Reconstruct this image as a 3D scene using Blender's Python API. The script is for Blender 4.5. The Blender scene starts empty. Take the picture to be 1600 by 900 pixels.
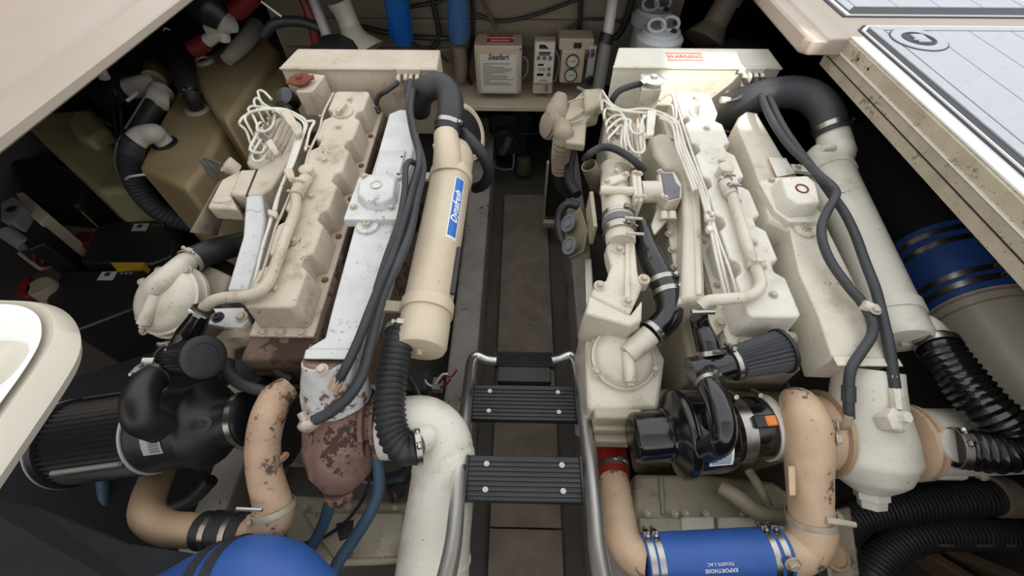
import bpy, bmesh, math, random
from mathutils import Vector, Matrix, noise as mnoise
random.seed(7)

# ------------------------------------------------------------------ camera, world, sun, exposure
F_PX, CAM_H = 660.0, 1.75
PITCH = math.atan(860 / F_PX)
YAW = math.radians(1.06)
TILT = math.radians(4.1)                       # engines slope down towards the stern
scene = bpy.context.scene
cam_data = bpy.data.cameras.new('camera')
cam_data.sensor_width = 36.0
cam_data.lens = F_PX / 1600 * 36
cam_data.clip_start = 0.02
cam = bpy.data.objects.new('camera', cam_data)
scene.collection.objects.link(cam)
cam.location = (0, 0, CAM_H)
cam.rotation_euler = (math.pi / 2 - PITCH, 0, YAW)
scene.camera = cam

world = bpy.data.worlds.new('sky')
scene.world = world
world.use_nodes = True
wn = world.node_tree
wn.nodes['Background'].inputs['Color'].default_value = (0.95, 0.97, 1.0, 1)
wn.nodes['Background'].inputs['Strength'].default_value = 1.15

SUN_DIR = Vector((-0.40, 0.65, -0.645)).normalized()
sun_data = bpy.data.lights.new('sun', 'SUN')
sun_data.energy = 4.2
sun_data.angle = math.radians(0.9)
sun_data.color = (1.0, 0.93, 0.82)
sun = bpy.data.objects.new('sun', sun_data)
scene.collection.objects.link(sun)
sun.location = (1, -1, 5)
sun.rotation_euler = SUN_DIR.to_track_quat('-Z', 'Y').to_euler()

vs = scene.view_settings
vs.view_transform = 'Standard'
vs.look = 'None'
vs.gamma = 1.0
vs.use_curve_mapping = False
vs.exposure = 0.47

# ------------------------------------------------------------------ pixel rays (1600 x 900) to places
CAM = Vector((0, 0, CAM_H))
EN = Vector((0, -math.sin(TILT), math.cos(TILT)))       # normal of the sloping engine plane
EV = Vector((0, math.cos(TILT), math.sin(TILT)))        # forward along an engine


def ray(px, py):
    x = px - 800.0
    u = 450.0 - py
    yy = F_PX * math.cos(PITCH) + u * math.sin(PITCH)
    zz = -F_PX * math.sin(PITCH) + u * math.cos(PITCH)
    c, s = math.cos(YAW), math.sin(YAW)
    return Vector((x * c - yy * s, x * s + yy * c, zz))


def E(px, py, w=0.0):
    """pixel to the sloping plane w metres above the rocker cover tops"""
    d = ray(px, py)
    return CAM + d * (-(0.84 - w) / d.dot(EN))


def Z(px, py, z):
    d = ray(px, py)
    return CAM + d * ((z - CAM_H) / d.z)


def Yp(px, py, y):
    d = ray(px, py)
    return CAM + d * (y / d.y)


def Xp(px, py, x):
    d = ray(px, py)
    return CAM + d * (x / d.x)


def U(u, v, w):
    return CAM + Vector((u, 0, 0)) + EV * v + EN * (w - 0.84)


def EL(lst, w=0.0):
    return [E(p[0], p[1], p[2] if len(p) > 2 else w) for p in lst]


def ZL(lst, z=0.0):
    return [Z(p[0], p[1], p[2] if len(p) > 2 else z) for p in lst]


# ------------------------------------------------------------------ materials
def srgb(r, g, b):
    def f(c):
        c /= 255.0
        return c / 12.92 if c <= 0.04045 else ((c + 0.055) / 1.055) ** 2.4
    return (f(r), f(g), f(b), 1.0)


MATS = {}


def mat(name, col, rough=0.5, metal=0.0, col2=None, var=0.0, vscale=6.0, chip=None, chip_amt=0.0, chip_scale=30.0,
        bump=0.0, bscale=60.0, coat=0.0, stretch=None, spec=None, speck=0.0, stain=None):
    """procedural paint, rubber, metal: noise tone variation, chipped patches, fine relief"""
    m = bpy.data.materials.new(name)
    m.use_nodes = True
    nt = m.node_tree
    N, L = nt.nodes, nt.links
    bs = N['Principled BSDF']
    bs.inputs['Roughness'].default_value = rough
    bs.inputs['Metallic'].default_value = metal
    if spec is not None:
        bs.inputs['Specular IOR Level'].default_value = spec
    if coat:
        bs.inputs['Coat Weight'].default_value = coat
        bs.inputs['Coat Roughness'].default_value = 0.12
    tc = N.new('ShaderNodeTexCoord')
    src = tc.outputs['Object']
    if stretch:
        mp = N.new('ShaderNodeMapping')
        mp.inputs['Scale'].default_value = stretch
        L.new(src, mp.inputs['Vector'])
        src = mp.outputs['Vector']

    def nz(scale, detail=6.0, rgh=0.6):
        n = N.new('ShaderNodeTexNoise')
        n.inputs['Scale'].default_value = scale
        n.inputs['Detail'].default_value = detail
        n.inputs['Roughness'].default_value = rgh
        L.new(src, n.inputs['Vector'])
        return n.outputs['Fac']

    def mix(fac, a, b):
        x = N.new('ShaderNodeMix')
        x.data_type = 'RGBA'
        L.new(fac, x.inputs['Factor'])
        for s, v in ((x.inputs['A'], a), (x.inputs['B'], b)):
            if hasattr(v, 'is_linked'):
                L.new(v, s)
            else:
                s.default_value = v
        return x.outputs['Result']

    def ramp(fac, lo, hi):
        r = N.new('ShaderNodeMapRange')
        r.inputs['From Min'].default_value = lo
        r.inputs['From Max'].default_value = hi
        L.new(fac, r.inputs['Value'])
        return r.outputs['Result']

    c = col
    if col2 is not None:
        c = mix(ramp(nz(vscale), 0.5 - 0.5 * (1 - var) * 0.4, 0.5 + 0.35), col, col2)
    if chip is not None:
        t = 0.86 - 0.34 * chip_amt
        add = N.new('ShaderNodeMath')
        add.operation = 'MULTIPLY_ADD'
        L.new(nz(chip_scale * 0.22, 3.0, 0.6), add.inputs[0])
        add.inputs[1].default_value = 0.75
        sc = N.new('ShaderNodeMath')
        sc.operation = 'MULTIPLY'
        L.new(nz(chip_scale * 1.6, 7.0, 0.68), sc.inputs[0])
        sc.inputs[1].default_value = 0.62
        L.new(sc.outputs[0], add.inputs[2])
        f = ramp(add.outputs[0], t, t + 0.035)
        c = mix(f, c, chip)
        rm = N.new('ShaderNodeMapRange')
        rm.inputs['To Min'].default_value = rough
        rm.inputs['To Max'].default_value = 0.8
        L.new(f, rm.inputs['Value'])
        L.new(rm.outputs['Result'], bs.inputs['Roughness'])
    if stain is not None:
        fs = ramp(nz(11.0, 5.0, 0.62), 0.56, 0.74)
        c = mix(fs, c, stain)
    if speck:
        f2 = ramp(nz(170.0, 2.0, 0.5), 0.735 - speck, 0.76 - speck)
        c = mix(f2, c, (0.10, 0.07, 0.05, 1))
    if hasattr(c, 'is_linked'):
        L.new(c, bs.inputs['Base Color'])
    else:
        bs.inputs['Base Color'].default_value = c
    if bump:
        b = N.new('ShaderNodeBump')
        b.inputs['Strength'].default_value = bump
        b.inputs['Distance'].default_value = 0.002
        L.new(nz(bscale, 4.0), b.inputs['Height'])
        L.new(b.outputs['Normal'], bs.inputs['Normal'])
    MATS[name] = m
    return m


CR = srgb(214, 207, 191)
M_cream = mat('cream_paint', CR, 0.42, col2=srgb(188, 179, 160), vscale=7, chip=srgb(140, 128, 110), chip_amt=0.0, chip_scale=60, bump=0.35, bscale=45, speck=0.02, stain=srgb(170, 158, 136))
M_creamL = mat('cream_paint_aged', srgb(204, 192, 173), 0.45, col2=srgb(172, 158, 138), vscale=8, chip=srgb(118, 94, 76), chip_amt=0.03, chip_scale=60, bump=0.35, bscale=45, speck=0.035, stain=srgb(150, 130, 108))
M_creamw = mat('cream_paint_bright', srgb(224, 220, 208), 0.4, col2=srgb(202, 196, 180), vscale=7, chip=srgb(140, 132, 118), chip_amt=0.0, chip_scale=70, bump=0.4, bscale=40, speck=0.015, stain=srgb(190, 182, 164))
M_white = mat('white_overpaint', srgb(212, 213, 211), 0.45, col2=srgb(184, 185, 184), vscale=12, chip=srgb(164, 160, 152), chip_amt=0.12, chip_scale=40, speck=0.02, bump=0.6, bscale=50)
M_tan = mat('tan_paint_on_cylinder', srgb(208, 193, 167), 0.36, col2=srgb(188, 171, 145), vscale=4, chip=srgb(140, 118, 92), chip_amt=-0.1, chip_scale=60, bump=0.1, bscale=30)
M_pink = mat('flaking_tan_paint', srgb(196, 166, 138), 0.55, col2=srgb(156, 126, 102), vscale=14, chip=srgb(92, 76, 66), chip_amt=0.33, chip_scale=60, bump=0.4, bscale=40)
M_pinkR = mat('flaking_tan_paint_light', srgb(208, 180, 150), 0.5, col2=srgb(178, 148, 120), vscale=12, chip=srgb(100, 88, 80), chip_amt=0.22, chip_scale=48, bump=0.4, bscale=40)
M_pipe = mat('dull_tan_pipe', srgb(186, 160, 132), 0.45, col2=srgb(168, 138, 108), vscale=5, chip=srgb(120, 80, 58), chip_amt=-0.02, chip_scale=50, bump=0.2)
M_rust = mat('rusted_cast_iron', srgb(104, 78, 66), 0.85, col2=srgb(152, 126, 112), vscale=16, chip=srgb(64, 42, 36), chip_amt=0.42, chip_scale=46, bump=0.9, bscale=55)
M_ironL = mat('stained_block_paint', srgb(120, 100, 84), 0.7, col2=srgb(82, 60, 48), vscale=7, chip=srgb(60, 38, 30), chip_amt=0.5, chip_scale=20, bump=0.5)
M_whiterust = mat('white_paint_over_rust', srgb(206, 207, 206), 0.6, col2=srgb(160, 152, 146), vscale=16, chip=srgb(112, 80, 64), chip_amt=0.36, chip_scale=40, bump=0.6)
M_rustcap = mat('rusty_cap_metal', srgb(120, 62, 34), 0.8, col2=srgb(84, 44, 26), vscale=22, bump=0.6)
M_bolt = mat('bolt_metal_painted', srgb(206, 196, 178), 0.4, 0.2, col2=srgb(140, 126, 108), vscale=20, chip=srgb(130, 100, 78), chip_amt=0.1, chip_scale=120)
M_boltr = mat('bolt_metal_rusty', srgb(150, 116, 88), 0.6, 0.3, col2=srgb(100, 66, 44), vscale=20)
M_steel = mat('stainless_steel', srgb(232, 232, 230), 0.36, 1.0, bump=0.03, bscale=20)
M_clamp = mat('clamp_steel', srgb(190, 188, 182), 0.3, 1.0, col2=srgb(130, 126, 118), vscale=30)
M_rubber = mat('black_rubber', srgb(34, 35, 37), 0.5, col2=srgb(54, 54, 55), vscale=8, bump=0.2, bscale=80)
M_rubberg = mat('grey_black_rubber', srgb(62, 64, 68), 0.55, col2=srgb(44, 45, 48), vscale=10, bump=0.2, bscale=80)
M_gloss = mat('gloss_black', srgb(18, 18, 20), 0.16, coat=0.4, bump=0.05, bscale=25)
M_satin = mat('satin_black', srgb(24, 24, 26), 0.42, col2=srgb(38, 38, 40), vscale=5, bump=0.1)
M_dark = mat('dark_machinery', srgb(30, 30, 31), 0.6, col2=srgb(58, 54, 48), vscale=12, bump=0.4)
M_blue = mat('blue_silicone', srgb(42, 84, 160), 0.5, col2=srgb(58, 102, 172), vscale=8, bump=0.25, bscale=120)
M_bluel = mat('bright_blue_plastic', srgb(30, 108, 190), 0.3, col2=srgb(24, 90, 170), vscale=3)
M_blueg = mat('greyed_blue_plastic', srgb(82, 122, 172), 0.35, col2=srgb(66, 104, 156), vscale=3)
M_blueh = mat('slate_blue_hose', srgb(62, 86, 106), 0.5, col2=srgb(48, 66, 84), vscale=12)
M_red = mat('red_silicone', srgb(150, 34, 26), 0.4, col2=srgb(112, 24, 20), vscale=8, bump=0.1)
M_gel = mat('cream_gelcoat', srgb(212, 205, 188), 0.35, col2=srgb(196, 187, 168), vscale=3)
M_gelw = mat('white_gelcoat', srgb(238, 238, 236), 0.3, col2=srgb(226, 226, 224), vscale=3)
M_gelt = mat('taupe_gelcoat', srgb(176, 164, 150), 0.45, col2=srgb(164, 151, 136), vscale=2.5)
M_gelg = mat('grimy_gelcoat', srgb(186, 176, 154), 0.5, col2=srgb(150, 139, 118), vscale=14, chip=srgb(126, 116, 100), chip_amt=0.2, chip_scale=70, speck=0.05, bump=0.2, stretch=(1, 1, 1))
M_foam = mat('grey_foam_decking', srgb(190, 193, 198), 0.8, col2=srgb(178, 181, 188), vscale=40, bump=0.4, bscale=400)
M_seam = mat('dark_decking_seam', srgb(70, 72, 76), 0.8)
M_bulk = mat('bulkhead_paint', srgb(150, 138, 120), 0.6, col2=srgb(112, 100, 84), vscale=4, bump=0.2)
M_hull = mat('hull_liner_dark', srgb(104, 96, 88), 0.8, col2=srgb(64, 59, 55), vscale=3, bump=0.3)
M_hullr = mat('hull_liner_black', srgb(34, 34, 36), 0.8, col2=srgb(24, 24, 26), vscale=3, bump=0.3)
M_foamb = mat('black_sound_foam', srgb(24, 25, 28), 0.85, col2=srgb(36, 38, 42), vscale=6, chip=srgb(70, 70, 72), chip_amt=0.02, chip_scale=30, bump=0.7, bscale=90)
M_sole = mat('worn_sole_plate', srgb(142, 128, 114), 0.7, col2=srgb(98, 86, 76), vscale=10, chip=srgb(130, 122, 112), chip_amt=0.12, chip_scale=22, bump=0.4)
M_string = mat('scuffed_grey_stringer', srgb(164, 157, 148), 0.6, col2=srgb(120, 111, 102), vscale=8, chip=srgb(70, 60, 50), chip_amt=0.16, chip_scale=34, bump=0.3)
M_gear = mat('gearbox_paint', srgb(178, 168, 146), 0.5, col2=srgb(140, 130, 110), vscale=6, chip=srgb(90, 80, 66), chip_amt=0.06, chip_scale=40, bump=0.35, speck=0.03, stain=srgb(120, 108, 90))
M_tank = mat('yellowed_tank_plastic', srgb(190, 172, 134), 0.5, col2=srgb(162, 138, 98), vscale=3.5)
M_tankp = mat('pale_tank_plastic', srgb(166, 158, 118), 0.5, col2=srgb(142, 132, 94), vscale=3)
M_pvc = mat('white_pvc', srgb(214, 208, 196), 0.4, col2=srgb(186, 178, 164), vscale=6)
M_cloth = mat('grimy_wrap', srgb(162, 148, 128), 0.8, col2=srgb(118, 104, 86), vscale=10, bump=0.6, bscale=120)
M_label = mat('label_white', srgb(226, 228, 230), 0.5)
M_labelg = mat('label_silver', srgb(178, 178, 180), 0.4)
M_ink = mat('ink_dark', srgb(40, 38, 40), 0.6)
M_inkg = mat('ink_grey', srgb(120, 114, 108), 0.6)
M_inkb = mat('ink_blue', srgb(40, 70, 130), 0.6)
M_inkr = mat('ink_red', srgb(196, 40, 36), 0.5)
M_inkw = mat('ink_white', srgb(235, 235, 235), 0.5)
M_case = mat('beige_metal_case', srgb(198, 184, 162), 0.45, col2=srgb(184, 168, 146), vscale=3)
M_casew = mat('off_white_panel', srgb(214, 208, 198), 0.45)
M_face = mat('gauge_face', srgb(206, 202, 186), 0.4)
M_shelf = mat('shelf_paint', srgb(206, 192, 168), 0.5, col2=srgb(184, 168, 144), vscale=4)
M_yel = mat('yellow_strap', srgb(170, 140, 40), 0.6)
M_redc = mat('red_cable', srgb(104, 24, 28), 0.5)
M_wood = mat('brown_stringer_wood', srgb(112, 90, 72), 0.7, col2=srgb(84, 66, 54), vscale=8, stretch=(6, 1, 6))
M_orange = mat('orange_indicator', srgb(226, 126, 40), 0.3)
M_strain = mat('strainer_plastic', srgb(196, 200, 202), 0.35, col2=srgb(168, 172, 176), vscale=4)
M_grey = mat('grey_primer', srgb(112, 112, 116), 0.6, col2=srgb(92, 92, 98), vscale=16)
M_olive = mat('olive_metal', srgb(126, 122, 98), 0.45, 0.4, col2=srgb(98, 94, 74), vscale=8)
M_polewhite = mat('white_pole_paint', srgb(216, 212, 206), 0.35)
M_polegrey = mat('grey_pole_paint', srgb(128, 126, 124), 0.4)

# ------------------------------------------------------------------ mesh building
COL = scene.collection
ORG = {}


class G:
    def __init__(self):
        self.v, self.f = [], []

    def add(self, vs, fs):
        o = len(self.v)
        self.v += [Vector(p) for p in vs]
        self.f += [[i + o for i in q] for q in fs]
        return self

    def box(self, c, s, ax=None):
        """centre, full sizes, optional (x, y, z) axes"""
        ax = ax or (Vector((1, 0, 0)), Vector((0, 1, 0)), Vector((0, 0, 1)))
        c = Vector(c)
        p = [c + ax[0] * s[0] * i / 2 + ax[1] * s[1] * j / 2 + ax[2] * s[2] * k / 2 for k in (-1, 1) for j in (-1, 1) for i in (-1, 1)]
        return self.add(p, [(0, 2, 3, 1), (4, 5, 7, 6), (0, 1, 5, 4), (2, 6, 7, 3), (0, 4, 6, 2), (1, 3, 7, 5)])

    def prism(self, top, bot):
        n = len(top)
        a = sum(((top[(i + 1) % n] - top[i]).cross(top[i - 1] - top[i]) for i in range(n)), Vector())
        up = sum(top, Vector()) - sum(bot, Vector())
        nn = Vector()
        for i in range(n):
            nn += top[i].cross(top[(i + 1) % n])
        if nn.dot(up) < 0:
            top, bot = top[::-1], bot[::-1]
        fs = [list(range(n)), list(range(2 * n - 1, n - 1, -1))]
        fs += [(i, n + i, n + (i + 1) % n, (i + 1) % n) for i in range(n)]
        return self.add(list(top) + list(bot), fs)

    def loft(self, rings, cap=True):
        n = len(rings[0])
        vs = [p for r in rings for p in r]
        fs = []
        for k in range(len(rings) - 1):
            for i in range(n):
                j = (i + 1) % n
                fs.append((k * n + i, k * n + j, (k + 1) * n + j, (k + 1) * n + i))
        if cap:
            fs.append(list(range(n))[::-1])
            fs.append([(len(rings) - 1) * n + i for i in range(n)])
        return self.add(vs, fs)

    def tube(self, pts, r, seg=10, sub=5, cap=True, corr=None):
        """smooth tube; r number or list per control point; corr=(pitch, depth) rings"""
        pts = [Vector(p) for p in pts]
        rr = list(r) if isinstance(r, (list, tuple)) else [r] * len(pts)
        P, R = spline(pts, rr, sub)
        if corr:
            P, R = resample(P, R, corr[0] / 4.0)
            R = [q + corr[1] * (0.9, 0.15, -1.0, 0.15)[i % 4] for i, q in enumerate(R)]
        rings = []
        t0 = (P[1] - P[0]).normalized()
        a = t0.orthogonal().normalized()
        for i, p in enumerate(P):
            t = (P[min(i + 1, len(P) - 1)] - P[max(i - 1, 0)]).normalized()
            a = (a - t * a.dot(t)).normalized()
            b = t.cross(a)
            rings.append([p + (a * math.cos(2 * math.pi * k / seg) + b * math.sin(2 * math.pi * k / seg)) * R[i] for k in range(seg)])
        return self.loft(rings, cap)

    def lathe(self, base, axis, prof, seg=24, cap=True):
        """profile of (distance along axis, radius)"""
        axis = Vector(axis).normalized()
        a = axis.orthogonal().normalized()
        b = axis.cross(a)
        base = Vector(base)
        rings = []
        for t, r in prof:
            r = max(r, 1e-4)
            rings.append([base + axis * t + (a * math.cos(2 * math.pi * k / seg) + b * math.sin(2 * math.pi * k / seg)) * r for k in range(seg)])
        return self.loft(rings, cap)

    def ball(self, c, r, ax=None, s=(1, 1, 1), seg=16, rings=10):
        ax = ax or (Vector((1, 0, 0)), Vector((0, 1, 0)), Vector((0, 0, 1)))
        rs = []
        for i in range(rings + 1):
            th = math.pi * (0.02 + 0.96 * i / rings)
            rs.append([Vector(c) + (ax[0] * math.sin(th) * math.cos(2 * math.pi * k / seg) * s[0] + ax[1] * math.sin(th) * math.sin(2 * math.pi * k / seg) * s[1] - ax[2] * math.cos(th) * s[2]) * r for k in range(seg)])
        return self.loft(rs)

    def obj(self, name, m, parent=None, bevel=0.0, smooth=True, angle=40, rough=0.0, seg=2):
        vs = self.v
        lo = Vector([min(p[i] for p in vs) for i in range(3)])
        hi = Vector([max(p[i] for p in vs) for i in range(3)])
        o = (lo + hi) / 2
        if parent is None:
            o.z = lo.z
        me = bpy.data.meshes.new(name)
        me.from_pydata([p - o for p in vs], [], self.f)
        bm = bmesh.new()
        bm.from_mesh(me)
        bmesh.ops.recalc_face_normals(bm, faces=bm.faces)
        if rough:
            for q in bm.verts:
                q.co += mnoise.noise_vector((q.co + o) * 28.0) * rough
        bm.to_mesh(me)
        bm.free()
        me.materials.append(m)
        if smooth:
            me.polygons.foreach_set('use_smooth', [True] * len(me.polygons))
            me.set_sharp_from_angle(angle=math.radians(angle))
        ob = bpy.data.objects.new(name, me)
        COL.objects.link(ob)
        place(ob, o, parent)
        if bevel:
            md = ob.modifiers.new('bevel', 'BEVEL')
            md.width = bevel
            md.segments = seg
            md.limit_method = 'ANGLE'
            md.angle_limit = math.radians(40)
        return ob


def place(ob, o, parent):
    ORG[ob.name] = Vector(o)
    if parent is not None:
        ob.parent = parent
        ob.location = Vector(o) - ORG[parent.name]
    else:
        ob.location = o


def spline(pts, rr, sub):
    if len(pts) < 3 or sub <= 1:
        return pts, rr
    P, R = [], []
    n = len(pts)
    for i in range(n - 1):
        p0 = pts[i - 1] if i else pts[0] * 2 - pts[1]
        p1, p2 = pts[i], pts[i + 1]
        p3 = pts[i + 2] if i + 2 < n else pts[-1] * 2 - pts[-2]
        for k in range(sub):
            t = k / sub
            P.append(0.5 * ((2 * p1) + (p2 - p0) * t + (2 * p0 - 5 * p1 + 4 * p2 - p3) * t * t + (3 * p1 - p0 - 3 * p2 + p3) * t ** 3))
            R.append(rr[i] * (1 - t) + rr[i + 1] * t)
    P.append(pts[-1])
    R.append(rr[-1])
    return P, R


def resample(P, R, step):
    Q, S = [P[0]], [R[0]]
    acc = 0.0
    for i in range(1, len(P)):
        d = (P[i] - P[i - 1]).length
        if d < 1e-9:
            continue
        t = step - acc
        while t <= d:
            k = t / d
            Q.append(P[i - 1].lerp(P[i], k))
            S.append(R[i - 1] * (1 - k) + R[i] * k)
            t += step
        acc = d - (t - step)
    return Q, S


def thing(name, label, cat, loc, group=None):
    o = bpy.data.objects.new(name, None)
    o.empty_display_size = 0.05
    COL.objects.link(o)
    ORG[o.name] = Vector(loc)
    o.location = loc
    return tag(o, label, cat, group)


def tag(o, label, cat, group=None):
    o['label'] = label
    o['category'] = cat
    if group:
        o['group'] = group
    return o


def struct(o):
    o['kind'] = 'structure'
    return o


def shift(pts, d):
    return [p + d for p in pts]


def grow(pts, g):
    c = sum(pts, Vector()) / len(pts)
    return [p + (p - c).normalized() * g for p in pts]


def down(pts, dw, g=0.0):
    q = [p - EN * dw for p in pts]
    return grow(q, g) if g else q


# shared bolt meshes: washer, hexagon head, bevelled top
BOLT = {}


def bolt_mesh(kind, m):
    key = (kind, m.name)
    if key not in BOLT:
        g = G()
        g.lathe((0, 0, 0), (0, 0, 1), [(0, 1.0), (0.18, 1.0), (0.2, 0.95)], 14)
        if kind == 'hex':
            g.lathe((0, 0, 0.2), (0, 0, 1), [(0, 0.68), (0.5, 0.68), (0.62, 0.5)], 6)
        else:
            g.lathe((0, 0, 0.2), (0, 0, 1), [(0, 0.6), (0.4, 0.6), (0.4, 0.3), (0.15, 0.28)], 10)
        me = bpy.data.meshes.new('bolt')
        me.from_pydata([tuple(p) for p in g.v], [], g.f)
        me.materials.append(m)
        BOLT[key] = me
    return BOLT[key]


def bolt(parent, p, d=None, r=0.009, m=None, kind='hex', name='bolt'):
    d = Vector(d) if d is not None else EN
    ob = bpy.data.objects.new(name, bolt_mesh(kind, m or M_bolt))
    COL.objects.link(ob)
    ob.rotation_euler = d.to_track_quat('Z', 'Y').to_euler()
    ob.scale = (r, r, r)
    place(ob, Vector(p), parent)
    return ob


def clamp(parent, p, axis, r, width=0.012, screw=None, m=None):
    """worm-drive hose clamp: band with a screw housing"""
    axis = Vector(axis).normalized()
    g = G()
    p = Vector(p)
    g.lathe(p - axis * width / 2, axis, [(0, r - 0.001), (0, r + 0.0015), (width, r + 0.0015), (width, r - 0.001)], 24, cap=False)
    s = Vector(screw) if screw is not None else Vector((0.2, -0.3, 1))
    s = (s - axis * s.dot(axis)).normalized()
    t = axis.cross(s)
    q = p + s * (r + 0.004)
    g.box(q, (width * 0.9, 0.016, 0.009), (axis, t, s))
    g.lathe(q - t * 0.018, t, [(0, 0.0035), (0.034, 0.0035)], 8)
    g.lathe(q + t * 0.014, t, [(0, 0.0055), (0.007, 0.0055)], 6)
    return g.obj('clamp', m or M_clamp, parent)


FONT_CACHE = {}


def text(parent, s, p, xdir, ydir, size, m, name='lettering', extrude=0.0004, wrap=None, align='CENTER', bold=False, shear=0.0):
    """lettering as thin flat mesh; wrap=(axis point, axis, radius) lays it round a cylinder"""
    cu = bpy.data.curves.new(name, 'FONT')
    cu.body = s
    cu.size = size
    cu.align_x = align
    cu.align_y = 'CENTER'
    cu.extrude = extrude
    cu.resolution_u = 2
    cu.shear = shear
    if bold:
        cu.offset = size * 0.018
    tmp = bpy.data.objects.new('tmp', cu)
    COL.objects.link(tmp)
    dg = bpy.context.evaluated_depsgraph_get()
    me = bpy.data.meshes.new_from_object(tmp.evaluated_get(dg))
    bpy.data.objects.remove(tmp)
    bpy.data.curves.remove(cu)
    me.name = name
    xd, yd = Vector(xdir).normalized(), Vector(ydir).normalized()
    yd = (yd - xd * yd.dot(xd)).normalized()
    zd = xd.cross(yd)
    p = Vector(p)
    for v in me.vertices:
        c = v.co
        q = p + xd * c.x + yd * c.y + zd * c.z
        if wrap:
            a0, ax, r = wrap
            t = (q - a0).dot(ax)
            ctr = a0 + ax * t
            q = ctr + (q - ctr).normalized() * (r + 0.0006 + max(c.z, 0))
        v.co = q - p
    me.materials.clear()
    me.materials.append(m)
    ob = bpy.data.objects.new(name, me)
    COL.objects.link(ob)
    place(ob, p, parent)
    return ob


def quad(parent, pts, m, name, th=0.001):
    """thin plate through four points"""
    n = (pts[1] - pts[0]).cross(pts[2] - pts[0]).normalized()
    if n.dot(CAM - pts[0]) < 0:
        n = -n
    return G().prism(shift(pts, n * th), pts).obj(name, m, parent, smooth=False)

# ================================================================== the place: floor, hull, bulkhead, decks
def sbox(name, lo, hi, m, bevel=0.0):
    lo, hi = Vector(lo), Vector(hi)
    return struct(G().box((lo + hi) / 2, hi - lo).obj(name, m, bevel=bevel, smooth=False))


HULL = sbox('floor', (-2.75, -1.1, -0.12), (2.0, 3.3, -0.04), M_hull)
# middle walkway plates between the engine beds, each its own board
for i, (y0, y1) in enumerate([(-0.3, 0.24), (0.245, 0.95), (0.955, 2.08)]):
    b = G().box((0.045, (y0 + y1) / 2, -0.01), (0.262, y1 - y0, 0.03)).obj('sole_plate', M_sole, HULL, bevel=0.004, smooth=False)
for k, (x0, x1, nm) in enumerate([(-0.262, -0.15, 'trim_1'), (0.25, 0.345, 'trim_2')]):
    st = sbox(nm, (x0, -0.4, -0.04), (x1, 2.5, 0.28), M_string, bevel=0.012)
sbox('trim_3', (-1.0, -0.3, -0.04), (-0.9, 2.4, 0.28), M_string, bevel=0.012)
sbox('trim_4', (0.93, -0.3, -0.04), (1.03, 2.4, 0.28), M_string, bevel=0.012)

# hull sides
sbox('wall_left', (-2.72, -1.1, -0.04), (-2.64, 3.3, 1.165), M_hull)
sbox('wall_right', (1.94, -1.1, -0.04), (2.02, 3.3, 1.16), M_hullr)
sbox('wall_back', (-2.64, 3.2, -0.04), (1.94, 3.28, 1.17), M_hullr)
sbox('wall_aft', (-2.64, -1.1, -0.04), (1.94, -1.02, 1.16), M_hullr)

# bulkhead above the shelf with its long battens
BULK = sbox('wall_bulkhead', (-1.2, 2.24, 0.62), (0.75, 2.3, 1.17), M_bulk)
for z in (0.80, 0.93, 1.05):
    G().box((-0.22, 2.232, z), (1.9, 0.02, 0.012)).obj('batten', M_bulk, BULK, smooth=False)
sh = sbox('trim_5', (-0.36, 1.98, 0.615), (0.42, 2.24, 0.64), M_shelf, bevel=0.003)
# stringer blocks to the left below the shelf
tag(G().box((-0.31, 2.1, 0.42), (0.1, 0.12, 0.36)).obj('support_post', M_shelf, bevel=0.004), 'pale post holding up the left end of the equipment shelf', 'post')

# forward deck and side decks round the opening
DZ = 1.2
sbox('ceiling', (-2.72, 1.80, DZ - 0.03), (2.02, 3.3, DZ + 0.02), M_gelt)

# left side deck: plate, cove, raised flange
prof = [(-2.8, 1.21), (-1.44, 1.208), (-1.375, 1.200), (-1.335, 1.184), (-1.316, 1.172), (-1.306, 1.172), (-1.300, 1.198), (-1.294, 1.205), (-1.285, 1.206), (-1.186, 1.200), (-1.180, 1.196), (-1.180, 1.176), (-1.19, 1.168), (-2.8, 1.168)]
g = G()
g.loft([[Vector((x, y, z)) for x, z in prof] for y in (0.36, 1.0, 1.85)])
DECKL = struct(g.obj('trim_6', M_gelt, bevel=0.0, angle=30))

# cream gutter corner of the cockpit on the left: sloped rim round a white tray
zc = 1.23
opx = [(-240, 466), (-60, 468), (0, 469), (56, 472), (92, 481), (114, 498), (125, 520), (126, 542), (118, 566), (98, 600), (58, 660), (0, 745), (-120, 920), (-420, 1400), (-900, 1400)]
ipx = [(-240, 470), (-60, 470), (0, 471), (42, 473), (66, 480), (80, 493), (84, 510), (82, 528), (72, 550), (52, 582), (28, 616), (0, 655), (-120, 820), (-420, 1290), (-900, 1390)]
opx = [(p.x, p.y) for p in spline([Vector((x, y, 0)) for x, y in opx], [0] * len(opx), 4)[0]]
ipx = [(p.x, p.y) for p in spline([Vector((x, y, 0)) for x, y in ipx], [0] * len(ipx), 4)[0]]
rim_lo = ZL(opx, zc - 0.03)
rim_hi = ZL(ipx, zc)
tray = [Vector((p.x - 0.012, p.y - 0.006, zc - 0.006)) for p in rim_hi]
g = G()
g.loft([shift(rim_lo, Vector((-0.012, -0.004, -0.02))), rim_lo, [a.lerp(b, 0.9) + Vector((0, 0, 0.002)) for a, b in zip(rim_lo, rim_hi)], rim_hi, tray])
struct(g.obj('trim_7', M_gel, angle=50))
tray2 = shift(tray, Vector((0, 0, 0.0075)))
struct(G().prism(shift(tray2, Vector((0, 0, 0.001))), tray2).obj('trim_22', M_gelw))
ctr = Z(-20, 572, zc + 0.002)
g = G()
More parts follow.
